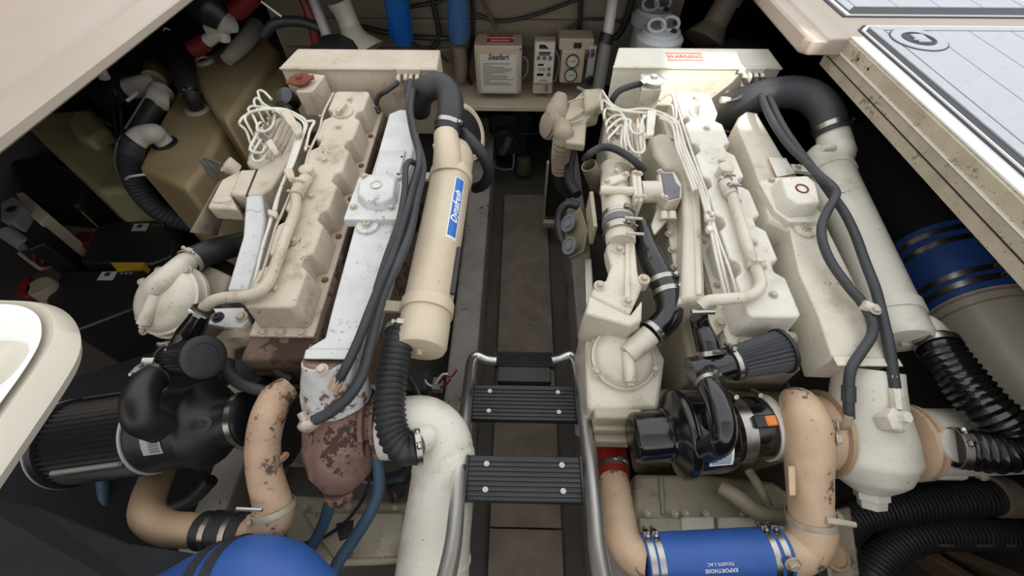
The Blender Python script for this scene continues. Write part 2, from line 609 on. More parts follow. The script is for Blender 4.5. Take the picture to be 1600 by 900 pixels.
ov = [ctr + Vector((0.045 * math.copysign(abs(math.cos(t)) ** 0.7, math.cos(t)), 0.04 * math.copysign(abs(math.sin(t)) ** 0.7, math.sin(t)), 0)) for t in [2 * math.pi * k / 24 for k in range(24)]]
g.loft([ov, shift(grow(ov, -0.008), Vector((0, 0, 0.012))), shift(grow(ov, -0.02), Vector((0, 0, 0.016)))])
tag(g.obj('hatch_pad', M_gel), 'oval raised cream pad in the tray of the gutter corner', 'pad')

# right side deck: coaming wall, bead, bright flange
XC = 0.988
g = G()
prof = [(2.3, 1.2), (1.033, 1.2), (XC + 0.008, 1.2), (XC, 1.195), (XC - 0.001, 1.163), (XC - 0.0035, 1.161), (XC - 0.0035, 1.157), (XC, 1.155), (XC, 1.128), (XC + 0.003, 1.126), (XC, 1.124), (XC, 1.094), (XC + 0.012, 1.088), (2.3, 1.088)]
g.loft([[Vector((x, y, z)) for x, z in prof] for y in (-0.9, 0.4, 1.0, 1.455)])
DECKR = struct(g.obj('trim_8', M_gelg, angle=30))
G().box((XC - 0.003, 0.2775, 1.1588), (0.003, 2.355, 0.003)).obj('bead', M_gelw, DECKR)
G().box((XC - 0.0002, 0.2775, 1.126), (0.002, 2.34, 0.0028)).obj('seam', M_ink, DECKR)
for yy in (1.30, 1.24, 0.62):
    bolt(DECKR, (XC - 0.001, yy, 1.178), (-1, 0, 0), r=0.004, kind='socket', m=M_ink, name='screw')
g = G()
prof = [(2.3, 1.2), (XC + 0.004, 1.2), (XC + 0.004, 1.204), (2.3, 1.204)]
g.loft([[Vector((x, y, z)) for x, z in prof] for y in (-0.9, 1.478)])
DECKT = struct(g.obj('trim_9', M_gelw))
# forward gutter lip on the right
g = G()
prof = [(0.868, 1.150), (0.862, 1.160), (0.866, 1.192), (0.874, 1.2), (0.884, 1.2), (0.895, 1.192), (0.925, 1.190), (0.931, 1.199), (0.986, 1.2), (0.993, 1.2046), (2.3, 1.2046), (2.3, 1.15)]
rr = [[Vector((x, y, z)) for x, z in prof] for y in (1.405, 1.85)]
end = [Vector((x + (0.02 if x < 0.9 else 0), 1.385, min(z, 1.192) if x < 0.9 else z)) for x, z in prof]
g.loft([end] + rr)
struct(g.obj('trim_10', M_gelt, bevel=0.004, angle=35))


def deck_panel(name, label, corners, seams, planks=True, group=None):
    """foam-covered hatch lid: gasket, foam planks with seams between them"""
    c = [Vector((x, y, 1.204)) for x, y in corners]
    root = thing(name, label, 'hatch', sum(c, Vector()) / len(c), group)
    G().prism(shift(c, Vector((0, 0, 0.004))), c).obj('gasket', M_seam, root)
    c2 = shift(grow(c, -0.012), Vector((0, 0, 0.004)))
    G().prism(shift(c2, Vector((0, 0, 0.004))), c2).obj('rim', M_gelw, root)
    c3 = shift(grow(c2, -0.012), Vector((0, 0, 0.004)))
    G().prism(shift(c3, Vector((0, 0, 0.001))), c3).obj('seam_base', M_seam, root)
    for poly in seams:
        q = [Vector((x, y, 1.213)) for x, y in poly]
        G().prism(shift(q, Vector((0, 0, 0.003))), q).obj('plank', M_foam, root, smooth=False)
    return root


def planks(x0, x1, y0, y1, n, gap=0.0035, border=0.03):
    r = []
    r.append([(x0, y0), (x0 + border, y0 + border), (x0 + border, y1 - border), (x0, y1)])
    r.append([(x1, y0), (x1 - border, y0 + border), (x1 - border, y1 - border), (x1, y1)])
    r.append([(x0 + gap, y1), (x1 - gap, y1), (x1 - border, y1 - border + gap), (x0 + border, y1 - border + gap)])
    a, b = x0 + border + gap, x1 - border - gap
    w = (b - a) / n
    for i in range(n):
        r.append([(a + i * w + gap / 2, y0 + border), (a + (i + 1) * w - gap / 2, y0 + border), (a + (i + 1) * w - gap / 2, y1 - border - gap), (a + i * w + gap / 2, y1 - border - gap)])
    return r


HR = deck_panel('deck_hatch', 'grey foam planked deck hatch with a recessed round pull handle', [(1.03, -0.85), (1.03, 1.43), (1.06, 1.462), (1.62, 1.462), (1.65, 1.43), (1.65, -0.85)],
                planks(1.058, 1.622, -0.82, 1.435, 4))
HF = deck_panel('deck_hatch', 'grey foam planked deck panel forward of the handled hatch, with a square cut corner', [(1.03, 1.53), (1.03, 1.73), (1.70, 1.73), (1.70, 1.53)],
                planks(1.058, 1.672, 1.56, 1.73, 4))
HO = deck_panel('deck_hatch', 'grey foam planked deck panel outboard, beyond the white curved gutter', [(1.74, -0.85), (1.74, 1.73), (2.24, 1.73), (2.24, -0.85)],
                planks(1.77, 2.21, -0.82, 1.70, 3))
# pull handle
hp = Z(1435, 62, 1.2165)
pull = thing('hatch_pull', 'round recessed hatch pull set in grey foam decking', 'handle', hp)
g = G()
g.lathe(hp, (0, 0, 1), [(0, 0.072), (0.003, 0.072), (0.004, 0.068), (0.003, 0.062), (0.003, 0.046), (0.001, 0.044)], 32)
g.obj('flange', M_foam, pull)
G().lathe(hp, (0, 0, 1), [(0, 0.0755), (0.0012, 0.0755)], 40).obj('outline', M_seam, pull)
g = G()
g.lathe(hp + Vector((0, 0, 0.001)), (0, 0, 1), [(0.0, 0.044), (0.003, 0.044), (0.003, 0.038), (0.001, 0.036)], 32)
g.obj('cup', M_seam, pull)
g = G()
g.box(hp + Vector((0.004, 0, 0.004)), (0.034, 0.05, 0.005))
g.box(hp + Vector((-0.012, -0.012, 0.005)), (0.02, 0.008, 0.005))
g.obj('latch', M_foam, pull, bevel=0.002)
# outer moulded cockpit side beyond the decking
sbox('trim_11', (2.26, -0.9, 1.15), (3.0, 3.3, 1.3), M_gelw, bevel=0.02)

# added roof slabs above the frame: block the sun, gap shapes its patch
RX, RY, RZ = (1.80, 2.13), (-0.93, -0.45), 3.1
CX, CY = (-1.75, 4.4), (-3.7, -0.05)
for i, (lo, hi) in enumerate([((CX[0], CY[0], RZ), (RX[0], CY[1], RZ + 0.05)), ((RX[1], CY[0], RZ), (CX[1], CY[1], RZ + 0.05)),
                              ((RX[0], CY[0], RZ), (RX[1], RY[0], RZ + 0.05)), ((RX[0], RY[1], RZ), (RX[1], CY[1], RZ + 0.05))]):
    sbox('trim_%d' % (12 + i), lo, hi, M_gelw)
# unseen tall wall to port, added to cut sky light from the left
sbox('wall_shade_port', (-2.82, -2.2, 1.16), (-2.74, 3.3, RZ), M_gelt)

# black sound insulation: aft-left well and sloped side
def slab(name, pts, m, th=0.04):
    n = (pts[1] - pts[0]).cross(pts[2] - pts[0]).normalized()
    if n.dot(CAM - pts[0]) < 0:
        n = -n
    return struct(G().prism(pts, shift(pts, -n * th)).obj(name, m, bevel=0.006, smooth=False))

# ================================================================== the two diesel engines
ENG_L = thing('marine_engine', 'long diesel engine with a bluish white overpainted exhaust manifold and tan cylinder with blue sticker', 'engine', (-0.575, 0.9, 0.2))
ENG_R = thing('marine_engine', 'long diesel engine painted cream all over, its exhaust manifold and cooler cylinder cream too', 'engine', (0.59, 0.9, 0.2))


def rect_uv(u0, u1, v0, v1, w):
    return [U(u0, v0, w), U(u1, v0, w), U(u1, v1, w), U(u0, v1, w)]


def engine_block(root, uc, m):
    g = G()
    g.prism(rect_uv(uc - 0.085, uc + 0.085, 0.40, 1.38, -0.096), rect_uv(uc - 0.1, uc + 0.1, 0.40, 1.38, -0.2))
    g.obj('cylinder_head', m, root, bevel=0.008)
    g = G()
    g.prism(rect_uv(uc - 0.13, uc + 0.13, 0.42, 1.38, -0.2), rect_uv(uc - 0.16, uc + 0.16, 0.42, 1.38, -0.48))
    g.obj('cylinder_block', m, root, bevel=0.01)
    g = G()
    g.prism(rect_uv(uc - 0.14, uc + 0.14, 0.40, 1.36, -0.48), rect_uv(uc - 0.1, uc + 0.1, 0.45, 1.3, -0.66))
    g.obj('oil_pan', M_gear, root, bevel=0.02)
    # flywheel housing and gearbox behind the block
    g = G()
    g.prism(rect_uv(uc - 0.23, uc + 0.2, 0.26, 0.42, -0.28), rect_uv(uc - 0.2, uc + 0.17, 0.26, 0.42, -0.66))
    g.obj('flywheel_housing', M_gear, root, bevel=0.02)
    # engine feet on the beds
    for s in (-1, 1):
        for v in (0.5, 1.25):
            g = G()
            g.box(U(uc + s * 0.21, v, -0.52), (0.16, 0.08, 0.1))
            g.obj('mounting_foot', M_dark, root, bevel=0.008)


engine_block(ENG_L, -0.575, M_ironL)
engine_block(ENG_R, 0.59, M_gear)

NOTCH_V = [0.625, 0.775, 0.925, 1.075, 1.225]


def valve_cover(root, uc, v0, v1, m, hw=0.06):
    """rocker cover: scalloped box on a flange, cover bolts along the top and in the scallops"""
    def outline(h, d, e, w):
        pts = [U(uc - h + 0.008, v0 - e, w), U(uc + h - 0.008, v0 - e, w), U(uc + h, v0 + 0.01 - e, w)]
        for v in NOTCH_V:
            pts += [U(uc + h, v - 0.03, w), U(uc + h - d, v - 0.012, w), U(uc + h - d, v + 0.016, w), U(uc + h, v + 0.026, w)]
        pts += [U(uc + h, v1 - 0.01, w), U(uc + h - 0.01, v1, w), U(uc - h + 0.01, v1, w), U(uc - h, v1 - 0.01, w)]
        for v in NOTCH_V[::-1]:
            pts += [U(uc - h, v + 0.026, w), U(uc - h + d, v + 0.016, w), U(uc - h + d, v - 0.012, w), U(uc - h, v - 0.03, w)]
        pts += [U(uc - h, v0 + 0.01 - e, w)]
        return pts
    g = G()
    g.loft([outline(hw + 0.007, 0.026, 0.008, -0.088), outline(hw, 0.021, 0.0, 0.0)])
    vc = g.obj('rocker_cover', m, root, bevel=0.006, angle=30, seg=3)
    g = G()
    g.prism(rect_uv(uc - hw - 0.02, uc + hw + 0.02, v0 - 0.03, v1 + 0.01, -0.086), rect_uv(uc - hw - 0.02, uc + hw + 0.02, v0 - 0.03, v1 + 0.01, -0.098))
    g.obj('cover_flange', m, vc, bevel=0.003)
    for v in NOTCH_V:
        for s in (-1, 1):
            bolt(vc, U(uc + s * (hw + 0.005), v + 0.002, -0.086), r=0.0095, m=M_boltr if root is ENG_L and s > 0 else M_bolt)
    for du in (-0.045, 0.0, 0.05):
        bolt(vc, U(uc + du, v0 - 0.022, -0.086), r=0.0115)
    return vc


VC_L = valve_cover(ENG_L, -0.575, 0.49, 1.357, M_creamL)
VC_R = valve_cover(ENG_R, 0.591, 0.485, 1.372, M_creamw)
for px, py in [(547, 156), (529, 199), (508, 251), (487, 307), (460, 376), (431, 451)]:
    bolt(VC_L, E(px, py, 0), r=0.011, m=M_bolt)
for px, py in [(1087, 155), (1104, 201), (1127, 253), (1153, 314), (1177, 380), (1191, 417), (1208, 461)]:
    bolt(VC_R, E(px, py, 0), r=0.011, m=M_bolt)


def oil_cap(vc, px, py, m):
    p = E(px, py, 0)
    g = G()
    g.lathe(p, EN, [(0, 0.034), (0.004, 0.034), (0.006, 0.030)], 28)
    a = (EV * 0.9 + Vector((0.25, 0, 0))).normalized()
    b = a.cross(EN)
    g.box(p + EN * 0.013, (0.052, 0.014, 0.018), (a, b, EN))
    g.obj('oil_cap', m, vc, bevel=0.003)


oil_cap(VC_L, 536, 176, M_creamL)
oil_cap(VC_R, 1093, 177, M_creamw)

# ---- exhaust manifolds
def manifold(root, poly, m, w=-0.012, depth=0.11):
    top = EL(poly, w)
    mid = down(grow(top, 0.006), 0.012)
    bot = down(top, depth, 0.006)
    g = G()
    g.loft([bot, mid, top])
    return g.obj('exhaust_manifold', m, root, bevel=0.004, angle=25)


MAN_L = manifold(ENG_L, [(608, 178), (625, 171), (636, 172), (650, 205), (641, 262), (616, 349), (598, 412), (574, 487), (560, 530), (556, 546), (478, 545), (508, 527), (517, 490), (556, 349), (589, 245)], M_white)
MAN_R = manifold(ENG_R, [(1151, 194), (1156, 182), (1167, 174), (1183, 177), (1222, 243), (1246, 275), (1290, 350), (1335, 440), (1366, 490), (1400, 560), (1300, 556), (1279, 492), (1249, 424), (1234, 356), (1203, 341), (1186, 280), (1167, 230)], M_cream)
G().prism(EL([(478, 546), (556, 547), (549, 562), (474, 561)], -0.010), EL([(478, 546), (556, 547), (549, 562), (474, 561)], -0.08)).obj('outlet_flange', M_white, MAN_L, bevel=0.003)
G().prism(EL([(1300, 556), (1404, 560), (1412, 573), (1308, 572)], -0.010), EL([(1300, 556), (1404, 560), (1412, 573), (1308, 572)], -0.08)).obj('outlet_flange', M_cream, MAN_R, bevel=0.003)
# raised casting plates and ribs on the manifold tops
G().prism(EL([(594, 235), (634, 235), (620, 290), (580, 290)], -0.004), EL([(594, 235), (634, 235), (620, 290), (580, 290)], -0.014)).obj('raised_pad', M_white, MAN_L, bevel=0.003)
G().prism(EL([(1200, 246), (1229, 247), (1231, 252), (1244, 271), (1214, 277)], -0.002), EL([(1200, 246), (1229, 247), (1231, 252), (1244, 271), (1214, 277)], -0.014)).obj('raised_pad', M_creamw, MAN_R, bevel=0.002)
for px, py in [(628, 246), (622, 273)]:
    bolt(MAN_L, E(px, py, -0.006), r=0.006, kind='socket', m=M_dark)
for px, py, p in [(575, 354, MAN_L), (1257, 359, MAN_R)]:
    c = E(px, py, -0.012)
    pad = G().prism(grow([c + Vector((0.03 * math.cos(a), 0, 0)) + EV * 0.03 * math.sin(a) + EN * 0.008 for a in [k * 0.5236 for k in range(12)]], 0), [c + Vector((0.03 * math.cos(a), 0, 0)) + EV * 0.03 * math.sin(a) - EN * 0.01 for a in [k * 0.5236 for k in range(12)]]).obj('sensor_boss', M_white if p is MAN_L else M_cream, p, bevel=0.002)
    bolt(p, c + EN * 0.008, r=0.014, kind='socket', m=M_bolt)

# ---- thermostat housings: base flange, faceted dome with a round plug
def thermostat(root, base, dome, hole, bolts, m, dh):
    b = EL(base, 0.008)
    g = G()
    g.prism(b, down(b, 0.03))
    t = g.obj('thermostat_housing', m, root, bevel=0.003)
    d = EL(dome, dh)
    g = G()
    g.loft([down(d, dh - 0.006, 0.012), shift(grow(d, 0.004), -EN * 0.01), d])
    g.obj('dome', m, t, bevel=0.005, angle=30, seg=3)
    c = E(hole[0], hole[1], dh)
    g = G()
    g.lathe(c, EN, [(-0.004, 0.017), (0.002, 0.017), (0.002, 0.013), (-0.003, 0.012)], 22)
    g.obj('plug', M_rustcap if m is M_creamw else M_bolt, t)
    for px, py in bolts:
        bolt(t, E(px, py, 0.008), r=0.011)
    return t


TH_L = thermostat(ENG_L, [(536, 343), (560, 277), (572, 272), (628, 273), (638, 284), (620, 343)], [(561, 284), (574, 275), (605, 272), (617, 281), (614, 306), (596, 316), (572, 314), (560, 303)], (588, 289), [(553, 324), (612, 325), (570, 276), (624, 280)], M_white, 0.03)
TH_R = thermostat(ENG_R, [(1186, 284), (1210, 277), (1262, 274), (1290, 296), (1303, 326), (1292, 347), (1234, 346), (1212, 330)], [(1222, 277), (1262, 274), (1275, 285), (1281, 315), (1247, 318), (1231, 306)], (1253, 295), [(1205, 282), (1226, 328), (1262, 325), (1284, 328)], M_creamw, 0.05)

# ---- heat exchangers: cylinder, straps, end cap, necks, sticker
def tubeobj(name, pts, r, m, parent, seg=20, sub=6, **k):
    return G().tube(pts, r, seg, sub, **k).obj(name, m, parent)


def heat_exchanger(root, near, far, w, r, m, strap_t, capm):
    a, b = E(near[0], near[1], w), E(far[0], far[1], w)
    ax = (b - a).normalized()
    L = (b - a).length
    g = G()
    g.lathe(a, ax, [(0, r * 0.80), (0.002, r * 0.93), (0.012, r), (0.075, r), (0.077, r * 0.985), (L - 0.05, r * 0.985), (L - 0.02, r * 0.93), (L, r * 0.7)], 40)
    o = g.obj('heat_exchanger', m, root)
    for t in strap_t:
        g = G()
        g.lathe(a + ax * (L * t - 0.016), ax, [(0, r - 0.004), (0, r + 0.004), (0.032, r + 0.004), (0.032, r - 0.004)], 40, cap=False)
        s = Vector((-1, 0, 0.1)).normalized()
        g.box(a + ax * L * t + s * (r + 0.03), (0.08, 0.03, 0.012), (s, ax, s.cross(ax)))
        g.obj('strap', m, o)
        bolt(o, a + ax * L * t + s * (r + 0.05) + Vector((0, 0, 0.007)), r=0.011, m=M_boltr if root is ENG_L else M_bolt)
    bolt(o, a - ax * 0.001, -ax, r=0.012, m=capm)
    return o, a, b, ax


HX_L, hla, hlb, hlx = heat_exchanger(ENG_L, (656, 548), (713, 232), -0.095, 0.064, M_tan, (0.155, 0.80), M_tan)
HX_R, hra, hrb, hrx = heat_exchanger(ENG_R, (1412, 535), (1284, 238), -0.095, 0.064, M_creamw, (0.12, 0.86), M_cream)
# necks at the forward ends where the big black hoses clamp on
tubeobj('inlet_neck', [E(700, 272, -0.07), E(699, 238, -0.04), E(697, 212, -0.03)], [0.05, 0.043, 0.04], M_tan, HX_L)
G().ball(E(697, 216, -0.036), 0.041).obj('neck_shoulder', M_tan, HX_L)
tubeobj('pet_cock', [E(693, 226, -0.03), E(677, 229, -0.025)], [0.012, 0.008], M_tan, HX_L, seg=10, sub=1)
G().ball(E(1307, 240, -0.06), 0.058, s=(0.85, 1, 1)).obj('neck_shoulder', M_creamw, HX_R)
tubeobj('inlet_neck', [E(1309, 245, -0.07), E(1304, 222, -0.045), E(1301, 205, -0.03)], [0.052, 0.05, 0.046], M_creamw, HX_R)
tubeobj('pet_cock', [E(1302, 231, -0.01), E(1284, 233, 0.0)], [0.012, 0.009], M_creamw, HX_R, seg=10, sub=1)
# lower outlet elbows for the corrugated hoses
tubeobj('outlet_elbow', [E(650, 512, -0.10), E(632, 512, -0.09), E(627, 520, -0.1)], [0.032, 0.03, 0.028], M_tan, HX_L)
tubeobj('outlet_elbow', [E(1402, 520, -0.12), E(1432, 514, -0.09), E(1452, 524, -0.09), E(1461, 540, -0.1)], [0.045, 0.042, 0.038, 0.035], M_creamw, HX_R)
# blue maker's sticker on the left cylinder (a curved strip) and its white script
def curved_strip(parent, a0, ax, r, t0, t1, ang0, ang1, m, name, lift=0.0008, ref=Vector((0, 0, 1))):
    u = (ref - ax * ref.dot(ax)).normalized()
    v = ax.cross(u)
    rings = []
    n = 8
    g = G()
    vs = []
    for i in range(n + 1):
        a = ang0 + (ang1 - ang0) * i / n
        d = u * math.cos(a) + v * math.sin(a)
        for t in (t0, t1):
            vs.append(a0 + ax * t + d * (r + lift))
            vs.append(a0 + ax * t + d * (r - 0.001))
    fs = []
    for i in range(n):
        k = i * 4
        fs += [(k, k + 2, k + 6, k + 4), (k + 1, k + 5, k + 7, k + 3), (k, k + 4, k + 5, k + 1), (k + 2, k + 3, k + 7, k + 6)]
    fs += [(0, 1, 3, 2), (n * 4, n * 4 + 2, n * 4 + 3, n * 4 + 1)]
    g.add(vs, fs)
    return g.obj(name, m, parent)


LHX = (hlb - hla).length
sa = -0.72
lab = curved_strip(HX_L, hla, hlx, 0.063, LHX * 0.42, LHX * 0.735, -sa - 0.26, -sa + 0.26, M_label, 'sticker')
curved_strip(HX_L, hla, hlx, 0.063, LHX * 0.43, LHX * 0.73, -sa - 0.21, -sa + 0.21, M_bluel, 'sticker_print', 0.0014)
uu = (Vector((0, 0, 1)) - hlx * hlx.z).normalized()
vv = hlx.cross(uu)
dd = (uu * math.cos(-sa) + vv * math.sin(-sa))
text(HX_L, 'Dynafresh', hla + hlx * LHX * 0.58 + dd * 0.0648, hlx, dd.cross(hlx), 0.03, M_inkw, wrap=(hla, hlx, 0.0645), shear=0.3, bold=True)
tubeobj('ground_strap', [hla + hlx * LHX * t + (uu * math.cos(1.2) + vv * math.sin(1.2)) * 0.069 for t in (0.2, 0.3, 0.4)], 0.007, M_rubber, HX_L, seg=8)

# ---- header tanks
def header_tank(root, x0, x1, y, zt, m, side):
    g = G()
    d, h = 0.115, 0.26
    top = [Vector((x0, y, zt - 0.012)), Vector((x1, y, zt - 0.012)), Vector((x1 - 0.012 * side, y + d, zt)), Vector((x0 + 0.03, y + d, zt))]
    g.prism(top, shift(top, Vector((0, 0, -h))))
    t = g.obj('header_tank', m, root, bevel=0.005)
    g = G()
    g.box(((x0 + x1) / 2, y - 0.002, zt - 0.018), (x1 - x0 + 0.004, 0.008, 0.008))
    g.obj('top_seam', m, t, bevel=0.002)
    return t


ta, tb = E(437, 104, 0.03), E(683, 104, 0.03)
TK_L = header_tank(ENG_L, ta.x, tb.x, ta.y, ta.z + 0.012, M_creamL, 0)
tc, td = E(959, 102, 0.03), E(1221, 102, 0.03)
TK_R = header_tank(ENG_R, tc.x, td.x, tc.y, tc.z + 0.012, M_creamw, 1)


def tank_fittings(tk, plate, pxs, m):
    y = ORG[tk.name].y - 0.064
    a, b = Yp(plate[0], plate[1], y), Yp(plate[2], plate[3], y)
    g = G()
    g.box((a + b) / 2 + Vector((0, 0.004, 0)), (abs(b.x - a.x), 0.014, abs(b.z - a.z) + 0.008))
    g.obj('fitting_block', m, tk, bevel=0.002)
    for px, py in pxs:
        p = Yp(px, py, y - 0.006)
        g = G()
        g.tube([p + Vector((0, 0.004, 0)), p + Vector((0, -0.012, -0.004)), p + Vector((0, -0.018, -0.03))], [0.0075, 0.008, 0.007], 10, 4)
        g.obj('hose_fitting', m, tk)


tank_fittings(TK_L, (619, 109, 657, 115), [(623, 119), (634, 118), (642, 119), (652, 119)], M_creamL)
tank_fittings(TK_R, (1155, 108, 1193, 113), [(1163, 117), (1171, 115), (1181, 117), (1191, 117)], M_creamw)


def filler(tk, box_px, wt, cap_px, m, capm, side):
    top = EL(box_px, wt)
    g = G()
    g.prism(top, down(top, 0.09))
    o = g.obj('filler_box', m, tk, bevel=0.003)
    c = E(cap_px[0], cap_px[1], wt)
    g = G()
    g.lathe(c, EN, [(0, 0.022), (0.006, 0.022), (0.006, 0.028), (0.01, 0.028), (0.012, 0.036), (0.018, 0.036), (0.02, 0.03), (0.022, 0.012), (0.03, 0.01)], 28)
    for k in (0, math.pi):
        d = Vector((math.cos(k + 0.4), 0, 0)) + EV * math.sin(k + 0.4)
        g.box(c + EN * 0.015 + d * 0.038, (0.016, 0.022, 0.005), (d, EN.cross(d), EN))
    g.obj('pressure_cap', capm, o)
    return o


filler(TK_L, [(462, 143), (487, 144), (508, 117), (480, 114)], 0.015, (472, 131), M_creamL, M_rustcap, 1)
filler(TK_R, [(1003, 140), (1034, 140), (1032, 115), (1001, 115)], 0.02, (1019, 131), M_cream, M_steel, 1)
# faint red warning print on the right tank's top
tz = ORG[TK_R.name].z + 0.13
p = Z(1070, 89, tc.z + 0.009)
text(TK_R, 'WARNING', p + Vector((0, 0, 0.001)), (1, 0, 0), (0, 1, 0.09), 0.026, M_inkr, name='warning_print')
for dx, dy, w, h in ((0, 0.022, 0.13, 0.003), (0, -0.022, 0.13, 0.003)):
    G().box(p + Vector((dx, dy, 0.0012 + dy * 0.1)), (w, h, 0.001)).obj('warning_frame', M_inkr, TK_R)

# ---- intake castings, pumps, fuel lines
def cast(name, root, poly, w, depth, m, bevel=0.004, g_=0.0, rough=0.0):
    t = EL(poly, w)
    return G().prism(t, down(t, depth, g_)).obj(name, m, root, bevel=bevel, angle=30, rough=rough)


# left engine intake
INL = cast('intake_horn', ENG_L, [(376, 265), (400, 264), (440, 240), (458, 234), (456, 246), (439, 270), (424, 294), (408, 305), (383, 306), (359, 303)], -0.03, 0.09, M_creamL, 0.006)
cast('intake_runner', INL, [(384, 305), (409, 303), (414, 346), (405, 395), (388, 453), (354, 454), (379, 370)], -0.032, 0.10, M_white, 0.006)
cast('casting_joint', INL, [(400, 264), (403, 264), (386, 306), (383, 306)], -0.0285, 0.004, M_dark, 0)
BXL = cast('air_inlet_box', ENG_L, [(345, 281), (374, 265), (380, 270), (360, 303), (370, 327), (323, 324)], -0.035, 0.05, M_creamL, 0.006)
c = E(345, 312, -0.035)
G().ball(c, 0.03, s=(0.9, 0.5, 0.14)).obj('cover_dimple', M_creamL, BXL)
bolt(ENG_L, E(378, 330, -0.08), r=0.012, m=M_dark)
g = G()
g.prism([E(342, 283, -0.035), E(296, 363, -0.035), E(337, 368, -0.17), E(352, 326, -0.13)], [E(345, 283, -0.05), E(299, 363, -0.05), E(340, 368, -0.185), E(355, 326, -0.145)])
g.obj('heat_shield', M_creamL, ENG_L, bevel=0.002)
g = G()
g.tube([E(371, 268, -0.05), E(352, 256, -0.02)], [0.022, 0.027], 16, 1)
SEN = g.obj('pressure_sensor', M_creamL, ENG_L, bevel=0.002)
for q in ([(347, 258, -0.02), (334, 252, -0.01), (319, 247, 0.0)], [(340, 280, -0.05), (326, 268, -0.03), (314, 250, -0.01)], [(343, 272, -0.04), (332, 262, -0.02), (322, 250, 0.0)]):
    G().tube(EL(q), 0.005, 8, 4).obj('sensor_wire', M_rubberg, SEN)
cast('fuel_pump_body', ENG_L, [(396, 205), (438, 172), (470, 200), (455, 238), (405, 268), (385, 255)], -0.12, 0.2, M_cream, 0.01, rough=0.004)
for i, (px, py) in enumerate([(400, 246), (407, 233), (414, 220), (421, 208), (428, 197), (435, 187)]):
    g = G()
    g.lathe(E(px, py, -0.12), EN, [(0, 0.013), (0.02, 0.013), (0.02, 0.01), (0.035, 0.009)], 8)
    g.obj('delivery_valve', M_bolt, ENG_L)


def line_set(root, paths, r, m, name='injector_line'):
    for p in paths:
        G().tube(EL(p), r, 7, 5).obj(name, m, root)


R_LN = 0.0042
line_set(ENG_L, [
    [(400, 246, -0.09), (393, 228, -0.03), (385, 205, 0.0), (376, 196, 0.0), (375, 190, 0.01), (384, 180, 0.01), (408, 171, 0.02), (440, 170, 0.02), (462, 178, 0.02), (479, 192, 0.01), (470, 222, 0.01), (458, 256, 0.005), (443, 285, 0.0), (432, 312, 0.0), (425, 340, 0.0), (412, 380, 0.0), (400, 430, -0.01), (392, 455, -0.03)],
    [(407, 233, -0.09), (398, 215, -0.02), (388, 197, 0.01), (383, 184, 0.01), (395, 174, 0.02), (430, 171, 0.022), (458, 180, 0.02), (476, 196, 0.01), (466, 228, 0.01), (454, 260, 0.005), (440, 290, 0.0), (430, 320, 0.0), (421, 350, 0.0), (408, 395, -0.01), (398, 440, -0.03)],
    [(414, 220, -0.09), (404, 200, 0.0), (395, 180, 0.01), (388, 172, 0.01), (394, 166, 0.015), (412, 168, 0.02), (440, 174, 0.02), (455, 186, 0.02), (470, 200, 0.01), (461, 235, 0.01), (449, 268, 0.0), (437, 300, 0.0), (430, 330, 0.0)],
    [(421, 208, -0.09), (412, 190, -0.01), (403, 172, 0.0), (397, 160, 0.005), (402, 153, 0.01), (414, 164, 0.02), (436, 176, 0.02), (452, 190, 0.02), (464, 205, 0.01), (457, 238, 0.01), (446, 272, 0.0)],
    [(428, 197, -0.09), (420, 180, -0.01), (410, 164, 0.0), (404, 148, 0.005), (404, 142, 0.01), (412, 143, 0.015), (424, 155, 0.015)],
    [(435, 187, -0.08), (424, 200, 0.0), (414, 205, 0.01), (403, 204, 0.01), (402, 196, 0.01), (408, 191, 0.01)],
    [(430, 180, 0.0), (425, 198, 0.01), (412, 206, 0.012), (401, 202, 0.01)],
    [(404, 207, 0.0), (396, 220, 0.0), (391, 232, 0.0), (397, 238, 0.0), (410, 238, 0.0), (414, 229, 0.0)],
    [(408, 218, -0.01), (399, 232, -0.01), (394, 244, -0.01), (399, 252, -0.01), (410, 250, -0.01), (416, 240, -0.01)],
    [(478, 190, 0.015), (491, 190, 0.01), (484, 205, 0.01), (477, 235, 0.005)],
], R_LN, M_creamw)
line_set(ENG_L, [[(445, 190, -0.02), (432, 220, -0.02), (418, 248, -0.02)], [(452, 194, -0.03), (438, 225, -0.03), (424, 252, -0.03)], [(457, 200, -0.04), (446, 226, -0.04), (430, 254, -0.04)], [(438, 186, -0.02), (424, 214, -0.02), (412, 240, -0.02)]], 0.0052, M_creamL)
# fuel return line hugging the rocker cover, with little red unions
RET = G().tube(EL([(521, 145, 0.0), (505, 178, 0.0), (500, 200, 0.0), (492, 218, 0.0), (482, 240, 0.0), (474, 268, 0.0), (462, 285, 0.0), (455, 300, 0.0), (440, 335, 0.0), (432, 352, 0.0), (424, 380, 0.0), (412, 420, 0.0), (404, 440, 0.0), (398, 455, -0.02)]), 0.0036, 7, 4).obj('return_line', M_creamL, ENG_L)
for q in [(501, 183), (483, 231), (452, 300)]:
    G().lathe(E(q[0], q[1], 0.002), EN, [(-0.006, 0.005), (0.006, 0.005)], 8).obj('union', M_pink, RET)
# line clamps
for poly, w in (([(436, 172), (452, 170), (472, 205), (462, 212)], 0.032), ([(414, 222), (424, 216), (436, 238), (428, 243)], 0.025), ([(442, 264), (456, 262), (462, 282), (452, 284)], 0.015), ([(418, 326), (433, 330), (432, 340), (418, 334)], 0.012)):
    cast('line_clamp', ENG_L, poly, w, 0.012, M_creamL, 0.002)

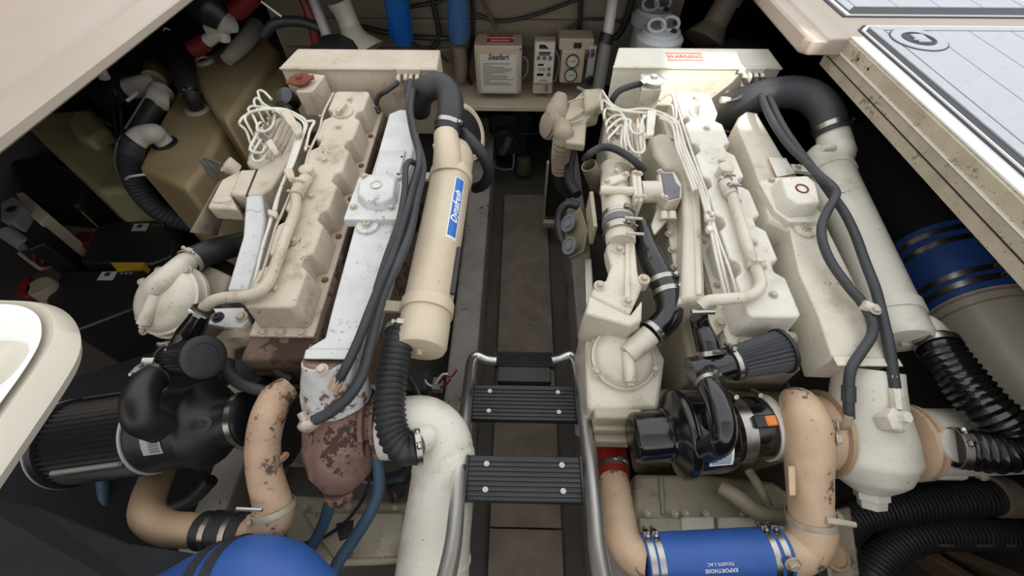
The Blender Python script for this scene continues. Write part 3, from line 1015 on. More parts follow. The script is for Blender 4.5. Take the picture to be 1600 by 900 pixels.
# crossover pipe to the breather, left
CRL = G().tube(EL([(463, 303, 0.02), (461, 330, 0.02), (449, 362, 0.02), (433, 408, 0.02), (420, 440, 0.02), (404, 456, 0.02), (382, 463, 0.02), (352, 465, 0.01), (333, 470, 0.0), (319, 481, -0.02)]), 0.0135, 14, 5).obj('breather_pipe', M_creamL, ENG_L)
g = G()
g.tube([E(480, 278, 0.012), E(470, 290, 0.02), E(463, 306, 0.02)], [0.017, 0.0185, 0.0185], 14, 4)
g.obj('banjo_fitting', M_creamL, CRL, bevel=0.002)
g = G()
g.lathe(E(484, 276, 0.0), EN, [(0, 0.02), (0.03, 0.02), (0.034, 0.014)], 18)
g.obj('fitting_cap', M_creamL, CRL)
clamp(CRL, E(469, 291, 0.02), E(463, 306, 0.02) - E(480, 278, 0.012), 0.0185, 0.008, m=M_creamL)
# lifting eye plate and bolts at the aft end of the head, left
cast('end_plate', ENG_L, [(322, 482), (380, 480), (388, 500), (376, 512), (352, 512), (322, 506)], -0.085, 0.02, M_white, 0.003)
bolt(ENG_L, E(341, 496, -0.085), r=0.015, kind='socket', m=M_dark)
bolt(ENG_L, E(378, 496, -0.085), r=0.015)

# ---- round coolant pump covers on their housings
def round_cover(root, c, axis, r, d_up, d_lo, m, bolts, up_len, lo_len, rr=0.027, neck=None):
    axis = axis.normalized()
    g = G()
    g.lathe(c - axis * 0.03, axis, [(0, r * 1.0), (0.028, r * 1.0), (0.03, r * 0.93), (0.042, r * 0.86), (0.05, r * 0.7), (0.058, r * 0.3), (0.06, 0.005)], 40)
    o = g.obj('pump_cover', m, root)
    g = G()
    g.lathe(c - axis * 0.036, axis, [(0, r * 1.06), (0.01, r * 1.06)], 36)
    g.obj('gasket', m, o, rough=0.0015)
    p = c + axis * 0.03
    up = (d_up - axis * d_up.dot(axis)).normalized()
    lo = (d_lo - axis * d_lo.dot(axis)).normalized()
    g = G()
    g.tube(neck or [p, p + up * up_len * 0.5 + axis * 0.004, p + up * up_len + axis * 0.012], [rr * 0.9] + [rr] * (len(neck or 'abc') - 1), 18, 5)
    g.obj('outlet_neck', m, o)
    g = G()
    g.tube([p - lo * 0.005, p + lo * lo_len], [0.016, 0.0165], 14, 1)
    g.obj('drain_boss', m, o)
    bolt(o, p + lo * lo_len, lo, r=0.013, m=m)
    for a in bolts:
        b1 = axis.orthogonal().normalized()
        d = (up * math.cos(a) + axis.cross(up) * math.sin(a))
        bolt(o, c + d * r * 0.99 - axis * 0.002, axis, r=0.013)
    return o


axL = Vector((-0.12, -0.42, 0.9))
cL = E(258, 468, -0.14)
PMP_L = round_cover(ENG_L, cL, axL, 0.098, E(292, 408, -0.14) - cL, E(230, 500, -0.14) - cL, M_cream, (0.5 + math.pi / 2 * 3.3, 1.0, 2.6), 0.115, 0.075, 0.03, EL([(236, 458, -0.12), (250, 446, -0.105), (270, 428, -0.105), (288, 413, -0.125), (297, 407, -0.14)]))
# housing behind the left cover
q = EL([(205, 500), (275, 508), (345, 470), (362, 430), (320, 410), (240, 415)], -0.19)
G().prism(q, down(q, 0.34, -0.03)).obj('pump_housing', M_gear, ENG_L, bevel=0.01)

axR = Vector((0.05, -0.30, 0.95))
cR = E(975, 558, -0.16)
PMP_R = round_cover(ENG_R, cR, axR, 0.083, E(1012, 524, -0.16) - cR, E(984, 605, -0.16) - cR, M_cream, (0.85, 2.9, -1.05), 0.078, 0.066, 0.028)
# aftercooler body under the right cover and its sloped connecting casting
q = EL([(913, 492), (930, 466), (985, 490), (1008, 500), (1040, 560), (1030, 640), (918, 640)], -0.19)
AC = G().prism(q, down(q, 0.30, -0.01)).obj('aftercooler_body', M_cream, ENG_R, bevel=0.012)
for k, (py, w) in enumerate([(650, -0.22), (668, -0.27), (686, -0.31)]):
    a, b = E(926, py, w), E(1000, py, w)
    G().box((a + b) / 2, ((b - a).length, 0.03, 0.05)).obj('cooler_step', M_gear, AC, bevel=0.006)
TRI = cast('water_outlet_casting', ENG_R, [(948, 384), (958, 372), (986, 370), (993, 382), (997, 425), (1004, 447), (998, 462), (984, 492), (958, 480), (922, 462), (926, 452), (948, 436), (955, 415), (950, 398)], -0.055, 0.05, M_cream, 0.007)
cast('casting_web', TRI, [(977, 380), (984, 380), (986, 470), (976, 478)], -0.049, 0.02, M_cream, 0.003)
q = EL([(922, 460), (985, 492), (1004, 468), (1003, 500), (985, 510), (915, 490)], -0.06)
G().prism(q, down(q, 0.14, 0.004)).obj('casting_base', M_cream, TRI, bevel=0.006)
for px, py in [(967, 391), (937, 447), (1006, 437), (981, 472)]:
    p = E(px, py, -0.055)
    G().lathe(p, EN, [(-0.03, 0.016), (0.004, 0.015)], 16).obj('bolt_boss', M_cream, TRI)
    bolt(TRI, p + EN * 0.004, r=0.012)

# right engine water pipe with its clamped joint
WP = G().tube(EL([(955, 262, -0.07), (960, 290, -0.06), (964, 320, -0.055), (967, 350, -0.055), (970, 380, -0.06)]), [0.034, 0.042, 0.044, 0.043, 0.04], 22, 5).obj('water_pipe', M_cream, ENG_R)
for py, px, mm in ((340, 966, M_clamp), (364, 968, M_clamp)):
    clamp(WP, E(px, py, -0.055), E(967, 350, -0.055) - E(964, 320, -0.055), 0.0445, 0.016, screw=Vector((0.5, -0.2, 0.8)), m=M_clamp)
    G().tube(EL([(px + 10, py, 0.0), (px + 38, py + 2, 0.0)]), 0.004, 8, 1).obj('clamp_stud', M_bolt, WP)
G().tube(EL([(966, 347, -0.055), (967, 356, -0.055)]), [0.046, 0.046], 22, 1).obj('rubber_joint', M_grey, WP)
cast('pipe_flange', WP, [(940, 284), (948, 277), (978, 268), (982, 276), (960, 286), (945, 293)], 0.0, 0.025, M_cream, 0.004)
for px, py in [(948, 284), (978, 273), (963, 268)]:
    bolt(WP, E(px, py, 0.0), r=0.011)
tubeobj('cross_tube', EL([(938, 297, -0.01), (990, 299, -0.01)]), 0.013, M_cream, WP, seg=12, sub=1)
for x in (990, 997):
    cast('joint_flange', WP, [(x - 3, 266), (x + 4, 266), (x + 9, 312), (x + 2, 314)], 0.0, 0.07, M_cream, 0.003)
for px, py in [(992, 270), (1000, 272), (996, 308), (1006, 308)]:
    bolt(WP, E(px, py, 0.0), r=0.009)
tubeobj('cross_pipe', EL([(1000, 300, -0.04), (1030, 300, -0.04)]), 0.032, M_cream, WP, seg=18, sub=1)
# box with a worn grey primer lid
BXR = cast('air_inlet_box', ENG_R, [(1028, 268), (1055, 268), (1066, 288), (1066, 308), (1044, 315), (1032, 304)], -0.02, 0.06, M_cream, 0.004)
cast('worn_lid', BXR, [(1033, 270), (1051, 270), (1056, 284), (1063, 292), (1062, 307), (1044, 312), (1038, 300)], -0.0165, 0.006, M_grey, 0.002)
for px, py in [(1031, 268), (1040, 309)]:
    bolt(BXR, E(px, py, -0.018), r=0.009)
for px in (1037, 1050):
    tubeobj('drain_nut', EL([(px, 331, -0.05), (px, 343, -0.06)]), [0.011, 0.013], M_cream, BXR, seg=10, sub=1)
cast('bracket', BXR, [(1028, 320), (1058, 320), (1055, 328), (1035, 352), (1018, 372), (1012, 368)], -0.07, 0.02, M_cream, 0.003)
# intake horn, right
INR = cast('intake_horn', ENG_R, [(1014, 214), (1030, 207), (1045, 208), (1078, 262), (1096, 296), (1104, 468), (1066, 469), (1070, 340), (1064, 268), (1040, 262), (1022, 240)], -0.035, 0.12, M_cream, 0.012)
cast('horn_ridge', INR, [(1075, 268), (1082, 268), (1094, 300), (1098, 460), (1088, 460), (1084, 320)], -0.029, 0.014, M_cream, 0.004)
cast('horn_flange', INR, [(1062, 462), (1112, 462), (1116, 474), (1060, 474)], -0.05, 0.03, M_cream, 0.004)
for px, py in [(1045, 366), (1050, 391), (1055, 418), (1060, 452)]:
    bolt(INR, E(px, py, -0.1), r=0.012)
cast('pump_side', INR, [(1040, 340), (1068, 340), (1070, 468), (1062, 468)], -0.1, 0.1, M_cream, 0.004)
# fuel pump, right
cast('fuel_pump_body', ENG_R, [(945, 170), (1000, 172), (1012, 210), (1005, 255), (960, 262), (940, 220)], -0.13, 0.2, M_cream, 0.012, rough=0.006)
for i in range(6):
    px, py = 948 + i * 3.2, 176 + i * 13
    G().lathe(E(px, py, -0.11), EN, [(0, 0.014), (0.03, 0.013), (0.034, 0.008), (0.05, 0.008)], 8).obj('delivery_valve', M_bolt, ENG_R)
    G().lathe(E(px + 20, py + 6, -0.12), EN, [(0, 0.013), (0.025, 0.012)], 8).obj('plunger_cap', M_cream, ENG_R)
cast('pump_plate', ENG_R, [(943, 258), (975, 250), (990, 252), (985, 262), (952, 284)], -0.06, 0.05, M_cream, 0.006)
tubeobj('governor', EL([(962, 232, -0.09), (966, 252, -0.07), (968, 268, -0.06)]), [0.03, 0.034, 0.034], M_cream, ENG_R)
line_set(ENG_R, [
    [(945, 178, -0.06), (938, 160, -0.01), (940, 142, 0.01), (946, 150, 0.02), (956, 163, 0.02), (975, 172, 0.02), (1000, 170, 0.025), (1020, 172, 0.025), (1045, 182, 0.02), (1060, 194, 0.01), (1070, 228, 0.005), (1084, 262, 0.0), (1096, 290, 0.0), (1104, 318, 0.0), (1112, 345, 0.0), (1125, 400, 0.0), (1140, 460, -0.03)],
    [(948, 190, -0.06), (941, 172, 0.0), (942, 156, 0.01), (950, 162, 0.02), (965, 172, 0.02), (1000, 176, 0.02), (1024, 178, 0.022), (1044, 188, 0.02), (1056, 198, 0.01), (1066, 230, 0.005), (1080, 264, 0.0), (1092, 292, 0.0), (1100, 320, 0.0), (1108, 348, 0.0), (1120, 405, 0.0), (1134, 462, -0.03)],
    [(952, 204, -0.06), (944, 185, 0.0), (947, 170, 0.01), (958, 172, 0.02), (970, 176, 0.02), (978, 190, 0.02), (980, 210, 0.01), (984, 228, 0.01), (992, 238, 0.01), (1004, 238, 0.01), (1007, 228, 0.01), (1003, 210, 0.015), (1002, 192, 0.02), (1010, 180, 0.025)],
    [(955, 216, -0.06), (947, 198, 0.0), (952, 186, 0.01), (965, 180, 0.02), (976, 186, 0.02), (976, 214, 0.01), (980, 240, 0.0), (990, 262, -0.02)],
    [(958, 228, -0.06), (948, 208, 0.0), (956, 196, 0.01), (970, 186, 0.02), (984, 188, 0.02), (984, 198, 0.02), (990, 208, 0.02), (1000, 209, 0.02), (1006, 204, 0.02), (1004, 190, 0.02), (1006, 180, 0.025)],
    [(961, 238, -0.06), (950, 220, 0.0), (960, 206, 0.01), (972, 196, 0.01), (971, 226, 0.0), (976, 250, -0.02)],
    [(1036, 180, 0.02), (1055, 192, 0.015), (1062, 230, 0.008), (1075, 262, 0.0), (1088, 296, 0.0)],
    [(1030, 184, 0.02), (1050, 196, 0.015), (1058, 232, 0.008), (1071, 264, 0.0), (1084, 298, 0.0)],
    [(1030, 158, 0.01), (1046, 146, 0.015), (1052, 152, 0.01), (1056, 172, 0.01), (1056, 186, 0.01)],
    [(1028, 164, 0.0), (1048, 164, 0.005), (1052, 174, 0.005), (1053, 188, 0.005)],
    [(1000, 200, 0.02), (1001, 222, 0.01), (1004, 240, 0.0)],
    [(996, 200, 0.01), (996, 222, 0.0), (998, 246, -0.01)],
], R_LN, M_creamw)
line_set(ENG_R, [[(985, 195, -0.02), (988, 225, -0.02), (995, 258, -0.03)], [(990, 195, -0.03), (993, 225, -0.03), (1000, 258, -0.04)]], 0.0052, M_cream)
RETR = G().tube(EL([(1052, 146, 0.0), (1062, 180, 0.0), (1070, 205, 0.0), (1080, 235, 0.0), (1092, 268, 0.0), (1104, 300, 0.0), (1110, 330, 0.0), (1122, 372, 0.0), (1140, 420, 0.0), (1152, 462, -0.02)]), 0.0036, 7, 4).obj('return_line', M_creamw, ENG_R)
for poly, w in (([(1012, 172), (1026, 172), (1022, 210), (1010, 212)], 0.034), ([(1102, 330), (1116, 330), (1118, 342), (1104, 342)], 0.014), ([(1104, 352), (1114, 352), (1115, 360), (1106, 360)], 0.012)):
    cast('line_clamp', ENG_R, poly, w, 0.014, M_creamw, 0.002)
for px, py in [(1107, 332), (1112, 338)]:
    bolt(ENG_R, E(px, py, 0.014), r=0.007)
# crossover breather pipe, right
CRR = G().tube(EL([(1143, 303, 0.02), (1150, 325, 0.02), (1162, 365, 0.02), (1175, 405, 0.02), (1186, 430, 0.02), (1189, 444, 0.02), (1183, 456, 0.02), (1166, 464, 0.02), (1136, 467, 0.02), (1106, 470, 0.01), (1094, 478, 0.0)]), 0.0135, 14, 5).obj('breather_pipe', M_cream, ENG_R)
tubeobj('banjo_fitting', EL([(1130, 280, 0.016), (1136, 292, 0.02), (1143, 305, 0.02)]), [0.016, 0.0175, 0.0175], M_cream, CRR, seg=14)
G().lathe(E(1128, 275, 0.0), EN, [(0, 0.021), (0.034, 0.021), (0.038, 0.016)], 18).obj('fitting_cap', M_cream, CRR)
clamp(CRR, E(1133, 283, 0.018), E(1143, 303, 0.02) - E(1130, 280, 0.016), 0.0175, 0.007, m=M_clamp)
clamp(CRR, E(1141, 299, 0.02), E(1143, 303, 0.02) - E(1130, 280, 0.016), 0.0178, 0.007, m=M_clamp)
clamp(CRR, E(1178, 414, 0.02), E(1186, 430, 0.02) - E(1175, 405, 0.02), 0.0145, 0.012, m=M_cream)
bolt(CRR, E(1191, 417, 0.002), r=0.01)
tubeobj('t_bolt', EL([(1080, 488, 0.0), (1116, 487, 0.0)]), 0.007, M_clamp, CRR, seg=8, sub=1)
cast('end_plate', ENG_R, [(1100, 478), (1130, 482), (1136, 508), (1122, 524), (1095, 520)], -0.085, 0.02, M_cream, 0.003)
bolt(ENG_R, E(1124, 505, -0.085), r=0.014)
cast('head_lug', ENG_R, [(1140, 520), (1240, 520), (1246, 536), (1215, 556), (1150, 540)], -0.1, 0.03, M_cream, 0.006)
for px, py in [(1176, 525), (1236, 527)]:
    bolt(ENG_R, E(px, py, -0.092), r=0.015)
G().lathe(E(1252, 530, -0.13), Vector((0.3, -0.5, 0.6)), [(-0.02, 0.034), (0.01, 0.034), (0.012, 0.02), (0.02, 0.02)], 6).obj('sender_plug', M_dark, ENG_R)

# front gear of the right engine: guard plate and wrapped water pump
q = EL([(912, 140), (940, 137), (944, 150), (945, 165), (925, 176), (917, 190), (914, 226), (884, 222), (880, 190), (890, 160)], -0.06)
G().prism(q, down(q, 0.03)).obj('belt_guard', M_gear, ENG_R, bevel=0.006)
cast('guard_box', ENG_R, [(911, 138), (941, 136), (938, 166), (914, 172)], -0.035, 0.08, M_gear, 0.01)
for a, b in (((888, 160, -0.04), (912, 152, -0.04)), ((890, 188, -0.05), (912, 172, -0.05)), ((880, 196, -0.05), (912, 186, -0.05))):
    tubeobj('guard_rib', EL([a, b]), 0.004, M_gear, ENG_R, seg=6, sub=1)

# round dark sight cap beside the left filler
G().lathe(E(445, 150, -0.03), Vector((-0.1, -0.55, 0.8)), [(-0.05, 0.03), (0.0, 0.032), (0.004, 0.03), (0.006, 0.02)], 24).obj('sight_cap', M_gloss, ENG_L)

# ================================================================== turbochargers, air filters, exhaust, hoses
def root_at(name, label, cat, p, group=None):
    return thing(name, label, cat, Vector(p), group)


# ---- turbine side
TB_L = root_at('turbocharger', 'corroded turbocharger with a brown rusted turbine bulb and a flaking tan compressor scroll', 'turbocharger', E(500, 690, -0.3))
G().tube(EL([(517, 556, -0.04), (520, 585, -0.08), (526, 625, -0.14), (531, 665, -0.18), (533, 705, -0.2), (531, 742, -0.22), (529, 766, -0.235)]), [0.056, 0.064, 0.076, 0.083, 0.084, 0.066, 0.034], 30, 6).obj('turbine_housing', M_rust, TB_L, rough=0.004)
G().tube(EL([(515, 561, -0.04), (519, 584, -0.07), (524, 606, -0.105), (528, 622, -0.13)]), [0.058, 0.065, 0.0755, 0.078], 26, 5).obj('turbine_neck', M_whiterust, TB_L, rough=0.003)
G().lathe(E(529, 766, -0.235), Vector((0, -0.5, -0.7)), [(0, 0.034), (0.012, 0.036), (0.014, 0.03), (0.026, 0.03)], 6).obj('drain_foot', M_rust, TB_L, rough=0.002)
tx = Vector((1, 0.12, 0))
G().lathe(E(586, 664, -0.2) - tx * 0.02, tx, [(-0.04, 0.06), (0, 0.06), (0.004, 0.088), (0.014, 0.088), (0.016, 0.07), (0.026, 0.07), (0.028, 0.084), (0.036, 0.084)], 36).obj('outlet_flange', M_rust, TB_L, rough=0.0015)
bolt(TB_L, E(503, 578, 0.0), r=0.014, m=M_bolt)
g = G()
g.tube(EL([(495, 652, -0.09), (480, 664, -0.08), (470, 660, -0.07)]), [0.016, 0.018, 0.012], 10, 4)
g.tube(EL([(476, 656, -0.07), (470, 644, -0.06)]), [0.009, 0.009], 8, 1)
g.obj('oil_union', M_bolt, TB_L, rough=0.002)
# compressor: dark backplate and flaking scroll
G().lathe(E(462, 668, -0.2), Vector((-1, 0, 0.05)), [(0, 0.05), (0.01, 0.092), (0.055, 0.092), (0.07, 0.07)], 36).obj('backplate', M_satin, TB_L)
G().tube(EL([(452, 606, -0.13), (432, 622, -0.12), (418, 655, -0.12), (411, 695, -0.14), (413, 735, -0.17), (422, 770, -0.2), (428, 790, -0.22)]), [0.03, 0.036, 0.037, 0.036, 0.036, 0.038, 0.04], 22, 6).obj('compressor_scroll', M_pink, TB_L, rough=0.001)
for px, py in [(421, 652), (428, 712), (424, 716)]:
    bolt(TB_L, E(px + 18, py, -0.1), r=0.008, m=M_boltr)

TB_R = root_at('turbocharger', 'cream turbocharger with a pear shaped turbine housing ending in a hexagon plug', 'turbocharger', E(1320, 690, -0.3))
G().tube(EL([(1357, 577, -0.075), (1355, 604, -0.095), (1354, 640, -0.13), (1356, 680, -0.17), (1358, 716, -0.195), (1360, 746, -0.215), (1361, 768, -0.23)]), [0.064, 0.069, 0.076, 0.09, 0.094, 0.074, 0.034], 32, 6).obj('turbine_housing', M_creamw, TB_R, rough=0.002)
G().lathe(E(1361, 764, -0.225), Vector((0.02, -0.75, -0.5)), [(0, 0.034), (0.02, 0.034), (0.02, 0.029), (0.04, 0.027)], 6).obj('hexagon_plug', M_creamw, TB_R)
G().lathe(E(1420, 690, -0.2) - Vector((0.02, 0, 0)), Vector((1, 0, 0)), [(0, 0.06), (0.004, 0.088), (0.014, 0.088), (0.016, 0.075), (0.024, 0.075), (0.026, 0.086), (0.034, 0.086)], 36).obj('outlet_flange', M_pinkR, TB_R)
g = G()
g.lathe(E(1395, 657, -0.06), Vector((0.15, -0.3, 0.9)), [(-0.02, 0.026), (0.012, 0.026), (0.016, 0.022)], 6)
g.lathe(E(1404, 652, -0.05), Vector((0.15, -0.3, 0.9)), [(-0.01, 0.013), (0.02, 0.012)], 6)
g.obj('oil_union', M_creamw, TB_R)
G().lathe(E(1276, 676, -0.2), Vector((-1, 0, 0.05)), [(-0.03, 0.05), (-0.02, 0.088), (0.0, 0.09), (0.04, 0.086), (0.05, 0.07)], 36).obj('compressor_body', M_pinkR, TB_R)
G().tube(EL([(1228, 632, -0.14), (1246, 634, -0.12), (1260, 662, -0.12), (1264, 700, -0.14), (1264, 745, -0.17), (1266, 785, -0.2), (1268, 806, -0.22)]), [0.03, 0.044, 0.05, 0.05, 0.046, 0.044, 0.046], 24, 6).obj('compressor_scroll', M_pinkR, TB_R, rough=0.001)
G().lathe(E(1282, 676, -0.2), Vector((-1, 0, 0.05)), [(-0.006, 0.09), (-0.006, 0.101), (0.004, 0.101), (0.004, 0.09)], 40, cap=False).obj('band_clamp', M_pipe, TB_R)
G().prism(EL([(1231, 728), (1243, 728), (1244, 775), (1233, 775)], -0.13), EL([(1231, 728), (1243, 728), (1244, 775), (1233, 775)], -0.2)).obj('scroll_rib', M_pinkR, TB_R, bevel=0.003)
for px, py in [(1307, 686), (1308, 664)]:
    bolt(TB_R, E(px, py, -0.1), Vector((1, -0.3, 0.6)), r=0.014)
tubeobj('oil_elbow', EL([(1299, 662, -0.1), (1312, 666, -0.1), (1322, 664, -0.08), (1326, 650, -0.06)]), 0.0085, M_gear, TB_R, seg=8)

# ---- charge air: elbows, couplers, pipes
CEL = root_at('charge_air_elbow', 'scabby brown charge air elbow under the flaking scroll, joined to a black coupler', 'elbow', E(410, 830, -0.3))
G().tube(EL([(428, 793, -0.22), (424, 815, -0.235), (408, 834, -0.25), (386, 834, -0.255)]), [0.042, 0.042, 0.04, 0.038], 22, 6).obj('elbow_body', M_pink, CEL, rough=0.002)
clamp(CEL, E(428, 795, -0.222), E(422, 770, -0.2) - E(428, 793, -0.22), 0.044, 0.014, screw=Vector((-0.8, 0, 0.5)), m=M_bolt)
tubeobj('clamp_stud', EL([(370, 795, -0.16), (410, 797, -0.16)]), 0.004, M_clamp, CEL, seg=6, sub=1)
pts = EL([(388, 833, -0.255), (350, 831, -0.265), (318, 829, -0.275)])
CPL = root_at('hose_coupler', 'short black rubber coupler with two clamps on a dull tan pipe', 'hose', pts[1])
G().tube(pts, 0.0415, 24, 4).obj('sleeve', M_rubber, CPL)
for k in (0.28, 0.72):
    clamp(CPL, pts[0].lerp(pts[2], k), pts[2] - pts[0], 0.0425, 0.014, screw=Vector((0, 0.4, -1)), m=M_clamp)
tag(G().tube(EL([(322, 829, -0.275), (290, 828, -0.28), (258, 824, -0.29), (232, 806, -0.30), (232, 780, -0.33), (246, 742, -0.38), (262, 700, -0.44)]), 0.037, 24, 6).obj('charge_air_pipe', M_pipe), 'dull tan elbowed pipe under the black pleated air filter', 'pipe')

CER = root_at('charge_air_elbow', 'tan charge air elbow with a clamped joint, leading into the blue hose', 'elbow', E(1260, 850, -0.3))
G().tube(EL([(1268, 806, -0.222), (1269, 832, -0.235), (1258, 856, -0.255), (1232, 866, -0.262), (1206, 866, -0.265)]), [0.047, 0.047, 0.046, 0.046, 0.045], 24, 6).obj('elbow_body', M_pinkR, CER, rough=0.001)
clamp(CER, E(1268, 808, -0.222), E(1266, 785, -0.2) - E(1268, 806, -0.22), 0.049, 0.018, screw=Vector((0.9, -0.2, 0.3)), m=M_bolt)
tubeobj('clamp_stud', EL([(1290, 813, -0.17), (1336, 820, -0.17)]), [0.008, 0.006], M_bolt, CER, seg=8, sub=1)
bolt(CER, E(1238, 880, -0.21), Vector((0, -0.8, 0.6)), r=0.016)
pts = EL([(1222, 863, -0.265), (1120, 868, -0.27), (1006, 874, -0.275)])
BLR = root_at('silicone_hose', 'ribbed blue silicone hose with white print clamped between two tan pipes', 'hose', pts[1])
P1, P2 = pts[0], pts[2]
bx = (P2 - P1).normalized()
BL = (P2 - P1).length
G().tube([P1.lerp(P2, t) for t in [k / 12 for k in range(13)]], [0.0515 + (0.0006 if k % 2 else 0) for k in range(13)], 32, 3).obj('sleeve', M_blue, BLR)
for t in (0.05, 0.12, 0.91, 0.97):
    clamp(BLR, P1.lerp(P2, t), bx, 0.052, 0.013, screw=Vector((0, 0.85, 0.5)))
dn = (CAM - P1.lerp(P2, 0.55)).normalized()
dn = (dn - bx * dn.dot(bx)).normalized()
d2 = (dn * 0.86 + dn.cross(bx) * (-0.5 if dn.cross(bx).y > 0 else 0.5)).normalized()
tp = P1.lerp(P2, 0.52) + d2 * 0.053
text(BLR, 'EXPORTHOSE', tp, bx, -(d2.cross(bx)) if (d2.cross(bx)).y > 0 else d2.cross(bx), 0.011, M_inkw, wrap=(P1, bx, 0.0522), bold=True)
text(BLR, 'TX10075 2 AC', tp + (d2.cross(bx) if d2.cross(bx).y > 0 else -d2.cross(bx)) * 0.013, bx, -(d2.cross(bx)) if (d2.cross(bx)).y > 0 else d2.cross(bx), 0.009, M_inkw, wrap=(P1, bx, 0.0522))
tag(G().tube(EL([(1012, 874, -0.276), (992, 866, -0.285), (974, 842, -0.30), (967, 806, -0.33), (963, 770, -0.36), (958, 735, -0.385)]), [0.043, 0.042, 0.040, 0.039, 0.0375, 0.036], 24, 6).obj('charge_air_pipe', M_pinkR), 'chipped tan pipe from the blue hose to the red coupler', 'pipe')
pts = EL([(960, 747, -0.38), (956, 715, -0.4), (953, 678, -0.42)])
RED = root_at('hose_coupler', 'dark red silicone coupler with two clamps beside the ladder', 'hose', pts[1])
G().tube(pts, 0.040, 24, 4).obj('sleeve', M_red, RED)
for k in (0.22, 0.82):
    clamp(RED, pts[0].lerp(pts[2], k), pts[2] - pts[0], 0.041, 0.014, screw=Vector((0.1, -0.7, 0.9)))
tag(G().tube(EL([(953, 682, -0.42), (950, 650, -0.44), (950, 630, -0.45)]), 0.035, 20, 3).obj('cooler_inlet', M_gear), 'cream inlet stub above the red coupler', 'pipe')

# ---- air filter, right
a, b = E(986, 684, -0.2), E(1232, 664, -0.2)
ax = (b - a).normalized()
AFR = root_at('air_filter', 'gloss black canister air filter with a stepped end cap and white label', 'air filter', a.lerp(b, 0.4))
G().lathe(a, ax, [(0, 0.045), (0.004, 0.054), (0.012, 0.058), (0.078, 0.058), (0.082, 0.062), (0.088, 0.062), (0.096, 0.075), (0.104, 0.096), (0.11, 0.103), (0.122, 0.105), (0.128, 0.102), (0.132, 0.094), (0.212, 0.094), (0.22, 0.09), (0.226, 0.078), (0.24, 0.074)], 48).obj('canister', M_gloss, AFR)
G().lathe(a + ax * 0.238, ax, [(0, 0.07), (0, 0.077), (0.03, 0.0765), (0.03, 0.07)], 40, cap=False).obj('wide_clamp', M_clamp, AFR)
G().lathe(a + ax * 0.262, ax, [(0, 0.07), (0, 0.0755), (0.058, 0.0735), (0.058, 0.07)], 40).obj('coupler', M_gloss, AFR)
G().lathe(a + ax * 0.318, ax, [(0, 0.07), (0, 0.078), (0.022, 0.077), (0.03, 0.07)], 40).obj('inlet_ring', M_creamw, AFR)
for t, r in ((0.253, 0.0785), (0.312, 0.078)):
    c = a + ax * t
    s = Vector((0.05, 0.75, 0.66))
    s = (s - ax * s.dot(ax)).normalized()
    q = c + s * (r + 0.008)
    G().tube([q - ax * 0.004 - s.cross(ax) * 0.02, q + s.cross(ax) * 0.02], 0.006, 8, 1).obj('clamp_screw', M_clamp, AFR)
s = Vector((0.0, -0.15, 1.0))
s = (s - ax * s.dot(ax)).normalized()
q = a + ax * 0.285 + s * 0.079
G().box(q, (0.05, 0.028, 0.014), (ax, ax.cross(s), s)).obj('indicator_body', M_satin, AFR, bevel=0.003)
G().box(q + ax * 0.012 + s * 0.004, (0.026, 0.024, 0.012), (ax, ax.cross(s), s)).obj('indicator_window', M_orange, AFR, bevel=0.004)
ref = (Vector((0, 0, 1)) - ax * ax.z).normalized()
sgn = 1 if ax.cross(ref).y < 0 else -1
curved_strip(AFR, a, ax, 0.0945, 0.145, 0.198, sgn * 0.62, sgn * 1.16, M_label, 'label', 0.0006)
for k in range(9):
    curved_strip(AFR, a, ax, 0.0945, 0.15, 0.192, sgn * (0.68 + k * 0.05), sgn * (0.70 + k * 0.05), M_inkb, 'label_print', 0.0010)
sp = ref * math.cos(sgn * 0.2) + ax.cross(ref) * math.sin(sgn * 0.2)
g = G()
g.lathe(a + ax * 0.168 + ref * 0.092, ref, [(0, 0.034), (0.006, 0.034), (0.008, 0.028)], 24)
g.obj('port_collar', M_gloss, AFR)

# ---- air filter, left: canister and big pleated drum
a, b = E(394, 652, -0.2), E(112, 692, -0.26)
ax = (b - a).normalized()
L = (b - a).length
AFL = root_at('air_filter', 'matt black air filter with a large pleated drum end', 'air filter', a.lerp(b, 0.5))
G().lathe(a, ax, [(0, 0.056), (0.004, 0.062), (0.03, 0.062), (0.032, 0.058), (0.06, 0.058), (0.07, 0.064), (0.085, 0.085), (0.10, 0.098), (0.112, 0.104), (0.12, 0.104), (0.124, 0.096), (0.245, 0.098)], 48).obj('canister', M_satin, AFL)
G().lathe(a + ax * 0.012, ax, [(0, 0.06), (0, 0.0655), (0.014, 0.0655), (0.014, 0.06)], 40, cap=False).obj('band_clamp', M_clamp, AFL)
G().lathe(a + ax * 0.242, ax, [(0, 0.09), (0, 0.102), (0.006, 0.102), (0.006, 0.09)], 48, cap=False).obj('drum_ring', M_labelg, AFL)
rings = []
seg = 96
o1 = ax.orthogonal().normalized()
o2 = ax.cross(o1)
for t in (0.246, L - 0.02):
    rings.append([a + ax * t + (o1 * math.cos(2 * math.pi * k / seg) + o2 * math.sin(2 * math.pi * k / seg)) * (0.101 if k % 2 else 0.093) for k in range(seg)])
G().loft(rings).obj('pleated_drum', M_satin, AFL, angle=5)
G().lathe(a + ax * (L - 0.022), ax, [(0, 0.1), (0, 0.106), (0.014, 0.107), (0.02, 0.102), (0.022, 0.09)], 48).obj('drum_cap', M_satin, AFL)
G().lathe(a + ax * (L - 0.004), ax, [(0, 0.103), (0, 0.1075), (0.003, 0.1075), (0.003, 0.103)], 60, cap=False).obj('cap_rim', M_labelg, AFL)
p = a + ax * 0.112 + Vector((0, -0.25, 1)).normalized() * 0.1
